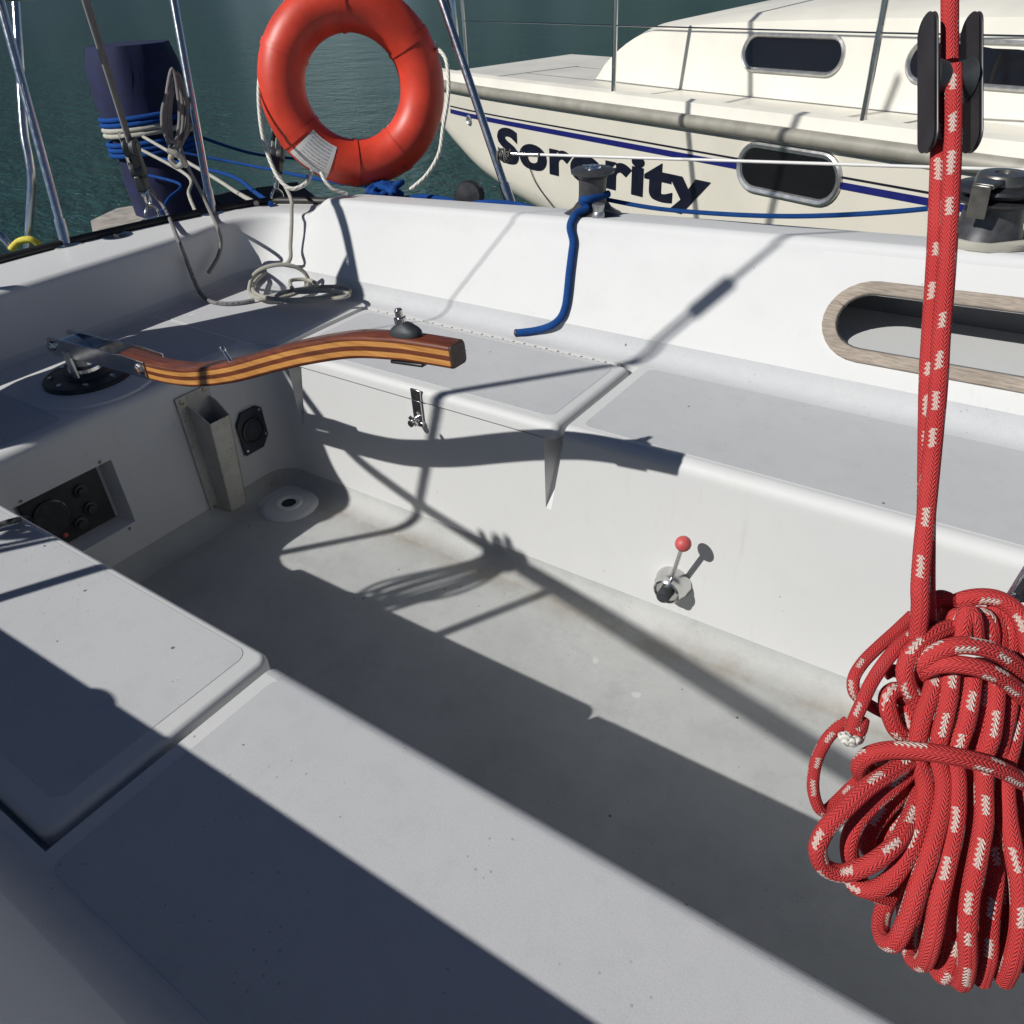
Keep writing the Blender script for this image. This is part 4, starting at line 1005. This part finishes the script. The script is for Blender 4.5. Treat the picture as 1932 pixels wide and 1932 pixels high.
# lower left loops
strand([(930, 1130, -.004), (820, 1200, -.010), (680, 1290, -.016), (540, 1420, -.020), (430, 1540, -.020), (385, 1650, -.018), (420, 1750, -.014), (520, 1790, -.014), (640, 1760, -.020), (760, 1690, -.024), (860, 1590, -.020), (930, 1450, -.010), (980, 1320, .0)])
strand([(960, 1150, .004), (860, 1250, -.002), (720, 1370, -.006), (620, 1480, -.008), (570, 1600, -.006), (575, 1720, .0), (620, 1830, .008), (700, 1900, .014), (800, 1930, .02)])
strand([(960, 1160, .012), (880, 1300, .008), (780, 1420, .008), (700, 1520, .010), (670, 1610, .014), (700, 1660, .018), (790, 1560, .016), (880, 1400, .014)])
strand([(700, 1160, .024), (600, 1270, .022), (500, 1370, .022), (430, 1430, .020), (385, 1400, .018), (358, 1290, .016), (375, 1150, .014), (430, 1030, .010), (500, 950, .008), (560, 915, .006)], .0042)
# thin tail ends on the left with the whipped tip
strand([(935, 300, .012), (840, 390, .012), (740, 480, .010), (650, 570, .008), (595, 660, .006), (595, 740, .006), (640, 790, .010), (720, 840, .016), (800, 880, .02)], .0042)
strand([(930, 410, .004), (850, 480, .002), (760, 590, .0), (690, 700, -.002), (640, 810, -.004), (600, 900, -.004), (575, 975, -.004)], .0046)
strand([(770, 640, .018), (820, 620, .018), (880, 640, .02)], .0046)
strand([(640, 900, .0), (625, 960, -.004), (600, 985, -.006)], .0050)
tip = [K(528, 990, -.006), K(532, 1015, -.009), K(548, 1012, -.011), K(560, 1034, -.010), K(578, 1026, -.012), K(592, 1038, -.010), K(606, 1020, -.011), K(622, 1022, -.008), K(636, 990, -.005)]
rope("whipped_end", tip, .0030, "rope_laid", red, 10, 6)
# filler strands at the back of the bundle so that it is full from every side
for i in range(9):
    f = i/8; x0 = lerp(1040, 1600, f); b_ = .03+.02*math.sin(math.pi*f)
    strand([(x0, 560, b_), (lerp(1180, 1480, f), 850, b_+.006), (lerp(1120, 1500, f), 1130, b_), (lerp(1000, 1560, f), 1500, b_+.008), (lerp(900, 1640, f), 1850, b_+.010), (lerp(900, 1600, f), 2120, b_+.006), (lerp(980, 1540, f), 2330, b_-.01)])
# sheet block above the coil, its becket lines up to the boom
blk = thing("sheet_block", "black mainsheet block at the top of the red rope", "block", tuple(at(1792, 150, .55)))
bcn = at(1792, 150, .551)
for sgn in (-1, 1):
    c_ = bcn + RT*(sgn*.0140)
    V = []; 
    for hx_, hy_ in rrect(-.0105, .0105, -.050, .045, .010, 6): V.append(c_ + (-FW)*hx_ + UP*hy_)
    b_ = MB(); slabquad(b_, V, RT*(.003*sgn)); b_.build("cheek", "black_metal", blk, True, 30, .001)
MB().lathe(bcn - RT*.013, RT, [(0, 0), (.014, 0), (.010, .013), (.014, .026), (0, .026)], 28).build("sheave", "rubber", blk)
boomz = 2.25; up = Vector((0, 0, 1))
tube("becket_line", [bcn + UP*.012, bcn + UP*.06, bcn + UP*.3 + up*.1, Vector((bcn.x-.02, .80, boomz-.08))], .006, "rope_red", blk, 12)
boom = thing("boom", "aluminium boom above the cockpit, outside the picture", "boom", (-1.0, .86, boomz))
tube("spar", [(-1.1, .865, boomz), (0, .865, boomz), (3.0, .865, boomz)], .06, "alloy", boom, 20)
MB().bar((-1.12, .865, boomz), (-1.1, .865, boomz), .063, 20).build("end_fitting", "black_metal", boom)
# lower cam block behind the coil
lb = thing("cam_cleat_block", "black cam cleat block with steel arm just inside the right edge", "block", tuple(at(1950, 1500, .66)))
MB().box(at(1952, 1490, .63), .05, .03, .11, Matrix((RT, FW, UP)).transposed()).build("body", "black_metal", lb, True, 30, .008)
MB().bar(at(1910, 1130, .61), at(1965, 1040, .62), .0055, 10).build("cam_arm", "stainless", lb)
MB().bar(at(1920, 1128, .608), at(1972, 1045, .618), .006, 10).build("cam_strap", "black_metal", lb)
MB().bar(at(1965, 1040, .62), at(1965, 1440, .64), .004, 8).build("pin", "stainless", lb)

# ================================================================== NEIGHBOURING YACHT
th_ = rad(21); NV = Vector((math.cos(th_), -math.sin(th_), 0)); NN = Vector((math.sin(th_), math.cos(th_), 0)); N0 = Vector((-1.106, 3.648, 0))
nb = thing("moored_yacht", "cream hulled yacht with blue stripes and a dark name moored alongside", "sailboat", tuple(N0 + NV*0 + Vector((0, 0, -.2))))
def interp(T, s):
    if s <= T[0][0]: return T[0][1]
    for (a, va), (b_, vb) in zip(T[:-1], T[1:]):
        if s <= b_: return lerp(va, vb, (s-a)/(b_-a))
    return T[-1][1]
ZT = [(-3.3, .44), (-3.0, .33), (-2.6, .20), (-2.2, .12), (-1.5, .06), (4, .0)]
ZB = [(-3.3, .34), (-3.0, .10), (-2.7, -.08), (-2.2, -.22), (-1.5, -.40), (0, -.6), (4, -.6)]
TP = [(-3.3, .10), (-3.0, .045), (-2.6, .012), (-2.2, .0), (.9, .0), (1.6, .05), (2.4, .22), (3.2, .55), (4, 1.1)]
def hullP(s, z, extra=0.0):
    zt, zb = interp(ZT, s), interp(ZB, s); off = interp(TP, s)
    return N0 + NV*s + NN*(off-extra) + Vector((0, 0, z))
ss = [-3.28+.12*i for i in range(int(7.2/.12))]
V = []; zd = .60
for s in ss:
    zt, zb, off = interp(ZT, s), interp(ZB, s), interp(TP, s)
    for k in range(7): V.append(N0 + NV*s + NN*off + Vector((0, 0, lerp(zd, zt, k/6))))
    for k in range(1, 11):
        a = math.pi/2*k/10; V.append(N0 + NV*s + NN*(off + (1.5-off)*(1-math.cos(a))**1.1) + Vector((0, 0, zt + (zb-zt)*math.sin(a))))
k = 17; F = [(i*k+j, i*k+j+1, (i+1)*k+j+1, (i+1)*k+j) for i in range(len(ss)-1) for j in range(k-1)]
F.append(tuple(range(k)))
mesh("hull", V, F, "cream_hull", nb, True, 40)
def hband(name, z0, z1, s0, s1, mat, out=.003, parent=nb):
    V = []; n_ = 40
    for i in range(n_+1):
        s = lerp(s0, s1, i/n_)
        for z in (z0, z1): V.append(hullP(s, z, out))
    return mesh(name, V, [(2*i, 2*i+2, 2*i+3, 2*i+1) for i in range(n_)], mat, parent)
hband("blue_stripe", .435, .462, -2.9, 3.0, "stripe_blue"); hband("pin_stripe", .476, .484, -2.9, 3.0, "letter_navy")
V = []
tube("rub_rail", [hullP(s, .605, .012) for s in ss], .032, "rub_rail", nb, 12)
# deck edge, side deck, cabin trunk
V = []
for s in ss:
    off = interp(TP, s); b_ = N0 + NV*s + NN*off
    V += [b_ + Vector((0, 0, .60)), b_ + NN*.02 + Vector((0, 0, .68)), b_ + NN*.06 + Vector((0, 0, .69)), b_ + NN*.07 + Vector((0, 0, .645)), b_ + NN*max(.5, 1.4-off) + Vector((0, 0, .66))]
mesh("deck", V, [(i*5+j, i*5+j+1, (i+1)*5+j+1, (i+1)*5+j) for i in range(len(ss)-1) for j in range(4)], "cream_deck", nb)
V = []
cs = [(-1.9, .0), (-1.8, .12), (-1.5, .28), (-1.0, .34), (0, .38), (1.5, .40), (2.4, .36)]
cs = [tuple(p)[:2] for p in catmull([(a, b_, 0) for a, b_ in cs], 5)]
for s, h in cs:
    b_ = N0 + NV*s + Vector((0, 0, .65))
    V += [b_ + NN*.48, b_ + NN*.52 + Vector((0, 0, h*.9)), b_ + NN*.60 + Vector((0, 0, h)), b_ + NN*1.5 + Vector((0, 0, h+.06)), b_ + NN*2.4 + Vector((0, 0, h)), b_ + NN*2.5]
cab = mesh("cabin", V, [(i*6+j, i*6+j+1, (i+1)*6+j+1, (i+1)*6+j) for i in range(len(cs)-1) for j in range(5)], "cream_deck", nb, True, 40)
def oval_port(name, s0, s1, z0, z1, place_, parent, rim=.030):
    sc0, zc = (s0+s1)/2, (z0+z1)/2; hz = (z1-z0)/2
    def st_(r, k=12):
        o = []; xa, xb = s0+hz, s1-hz
        for i in range(k+1): a = rad(90+180*i/k); o.append((xa+r*math.cos(a), zc+r*math.sin(a)))
        for i in range(k+1): a = rad(-90+180*i/k); o.append((xb+r*math.cos(a), zc+r*math.sin(a)))
        return o
    R = [(hz, .001), (hz-.002, .012), (hz-.010, .018), (hz-rim+.006, .014), (hz-rim, .004)]
    V = []; n_ = 26
    for r, e in R: V += [place_(s, z, e) for s, z in st_(r)]
    F = [(j*n_+i, j*n_+(i+1) % n_, (j+1)*n_+(i+1) % n_, (j+1)*n_+i) for j in range(len(R)-1) for i in range(n_)]
    o = mesh(name, V, F, "alloy", parent)
    mesh("pane", [place_(s, z, .005) for s, z in st_(hz-rim+.001)], [tuple(range(n_))], "dark_glass", o, False)
    return o
oval_port("portlight", -.265, .295, .350, .565, lambda s, z, e: hullP(s, z, e), nb)
oval_port("portlight", 1.55, 2.05, .360, .565, lambda s, z, e: hullP(s, z, e), nb)
for a in (-.75, .15, 1.05):
    def cpl(s, z, e): return N0 + NV*s + NN*(.48+.04*(z-.65)/.3-e) + Vector((0, 0, z))
    oval_port("cabin_window", a, a+.6, .76, .93, cpl, nb, .022)
for s in (-2.7, -1.2, .3, 1.8):
    b_ = N0 + NV*s + NN*(interp(TP, s)+.05) + Vector((0, 0, .68)); MB().bar(b_, b_+Vector((0, 0, .62)), .013, 10).build("stanchion", "stainless", nb)
for z in (.98, 1.28): tube("guard_wire", [N0 + NV*s + NN*(interp(TP, s)+.05) + Vector((0, 0, z)) for s in (-2.7, -1.2, .3, 1.8)], .0035, "stainless", nb, 6)
# through-hull and rub line near the stern
MB().lathe(hullP(-2.62, .42, .001), -NN, [(.032, 0), (.032, .006), (.024, .009), (.018, .004), (0, .002)], 24).build("skin_fitting", "alloy", nb)
tube("hanging_cord", catmull([hullP(-1.95, .30, .01), hullP(-1.86, .16, .012), hullP(-1.72, .06, .012), hullP(-1.5, -.06, .012)], 6), .003, "black_metal", nb, 6)
# the name
cu = bpy.data.curves.new("name_text", 'FONT'); cu.body = "Sorority"; cu.size = 1.0; cu.offset = .045; cu.space_character = 1.08; cu.resolution_u = 6
to = bpy.data.objects.new("name_text", cu); COL.objects.link(to); bpy.context.view_layer.update()
me = bpy.data.meshes.new_from_object(to.evaluated_get(bpy.context.evaluated_depsgraph_get()))
bpy.data.objects.remove(to)
xs_ = [v.co.x for v in me.vertices]; x0, x1 = min(xs_), max(xs_)
capz = max(v.co.y for v in me.vertices if v.co.x < x0+.5)
bmx = bmesh.new(); bmx.from_mesh(me); bmesh.ops.remove_doubles(bmx, verts=bmx.verts, dist=1e-5)
VV = [(v.co.x, v.co.y) for v in bmx.verts]; FF = [tuple(v.index for v in f.verts) for f in bmx.faces]; bmx.free()
mesh("name_lettering", [hullP(lerp(-2.27, -.415, (x-x0)/(x1-x0)), .219 + (y if y > 0 else y*.55)*(.203/capz), .004) for x, y in VV], FF, "letter_navy", nb, False)

# ================================================================== DOCK, PILING, MOORING LINES
dk = thing("dock", "weathered timber dock end showing beyond the stern", "dock", tuple(on_z(330, 400, .08)))
dA, dB = on_z(222, 393, .10), on_z(540, 346, .10); dd = (dB-dA).normalized(); dn = Vector((dd.y, -dd.x, 0)); 
if dn.dot(CAM-dA) < 0: dn = -dn
for i in range(6):
    o = dA + dd*(.30+i*.145); b_ = MB(); P = [o, o+dd*.137, o+dd*.137+dn*1.3, o+dn*1.3]
    slabquad(b_, [p + Vector((0, 0, random.uniform(-.004, .004))) for p in P], (0, 0, -.04)); b_.build("plank", "dock_shaded", dk, False)
b_ = MB(); slabquad(b_, [dA+dd*.0, dA+dd*.285, dA+dd*.285+dn*1.0, on_z(173, 416, .10)+dn*.5, on_z(173, 416, .10)], (0, 0, -.10)); b_.build("end_board", "dock_wood", dk, True, 30, .006)
b_ = MB(); slabquad(b_, [dA+dd*.05+dn*.05, dA+dd*1.15+dn*.05, dA+dd*1.15+dn*1.2, dA+dd*.05+dn*1.2], (0, 0, -.25)); ob = b_.build("float", "dock_shaded", dk, False); ob.location.z = -.06
pc = at(303, 300, 4.75); pc.z = -.3
pil = thing("mooring_post", "mooring post wrapped in dark blue canvas with ropes round it", "post", tuple(pc))
V = []; zs_ = [-.3, .0, .15, .3, .42, .5, .6, .75, .9, 1.0]
rs = [.21, .22, .232, .245, .235, .235, .25, .255, .25, .22]
for z, r in zip(zs_, rs):
    for i in range(40):
        a = 2*math.pi*i/40; q_ = r*(1+.025*math.sin(5*a+z*7)+.018*math.sin(11*a-z*9)); V.append((pc.x+q_*math.cos(a), pc.y+q_*math.sin(a), z))
F = [(j*40+i, j*40+(i+1) % 40, (j+1)*40+(i+1) % 40, (j+1)*40+i) for j in range(9) for i in range(40)] + [tuple(9*40+i for i in range(40))]
mesh("canvas_wrap", V, F, "canvas_blue", pil, True, 60)
for nm, z0, n_, mat, rr in (("rope_turns", .44, 3, "rope_bright_blue", .014), ("rope_turns", .545, 2, "rope_white", .014), ("rope_turns", .60, 2, "rope_bright_blue", .014)):
    P = []
    for i in range(24*n_):
        a = 2*math.pi*i/24; P.append((pc.x+.262*math.cos(a), pc.y+.262*math.sin(a), z0+.028*i/24+.012*math.sin(a+1)))
    tube(nm, P, rr, mat, pil, 8)
def line(name, P, r, mat, label): tag(rope(name, P, r, mat, None, 8), label, "rope", "mooring lines astern")
rp = lambda a, z: Vector((pc.x+.26*math.cos(a), pc.y+.26*math.sin(a), z))
line("mooring_line", [rp(-.3, .47), on_z(470, 312, .40), on_y(600, 338, 2.35), on_y(700, 352, 2.08), kc+Vector((-.03, .0, .0))], .008, "rope_bright_blue", "blue mooring line from the canvas post to the blue rope heap")
line("mooring_line", [rp(-.6, .44), at(430, 330, 4.0), at(480, 362, 3.2), on_z(512, 386, .63)], .009, "rope_bright_blue", "blue mooring line from the canvas post down to the stern deck")
line("mooring_line", [rp(-.8, .56), at(395, 330, 3.9), at(445, 362, 3.3), on_z(484, 384, .63)], .009, "rope_white", "white mooring line from the canvas post down to the stern deck")
line("mooring_line", [rp(-.2, .60), at(470, 288, 5.4), at(580, 300, 6.0), at(760, 305, 7)], .010, "rope_bright_blue", "blue mooring line running to the right behind the life ring")
line("mooring_line", [rp(-1.1, .52), at(352, 330, 4.2), at(356, 365, 4.0), at(366, 392, 3.7), at(376, 410, 3.4)], .009, "rope_white", "white rope end hanging down in front of the canvas post")
line("mooring_line", [rp(-1.0, .36), at(340, 348, 4.3), at(318, 375, 4.2), at(305, 400, 4.1)], .008, "rope_bright_blue", "blue rope end hanging low across the canvas post")

# ================================================================== WATER, SHORE
b_ = MB(); Wd = 6000
b_.quad((-Wd, -Wd, -.2), (Wd, -Wd, -.2), (Wd, Wd, -.2), (-Wd, Wd, -.2))
wo = b_.build("water", "water", None, False); wo["kind"] = "structure"
V = []; n_ = 160
for i in range(n_+1):
    a = rad(-20 + 220*i/n_); r = 900; h = 22 + 16*math.sin(i*.21)+9*math.sin(i*.53+1)+5*math.sin(i*1.7)
    V += [(r*math.cos(a), r*math.sin(a), -1), (1.02*r*math.cos(a), 1.02*r*math.sin(a), h), (1.4*r*math.cos(a), 1.4*r*math.sin(a), h*1.5)]
F = [(3*i+j, 3*i+3+j, 3*i+4+j, 3*i+1+j) for i in range(n_) for j in range(2)]
hi = mesh("hills", V, F, "shore_green", None, True, 60); hi["kind"] = "structure"
for o in list(bpy.data.objects):
    if "_base" in o: del o["_base"]
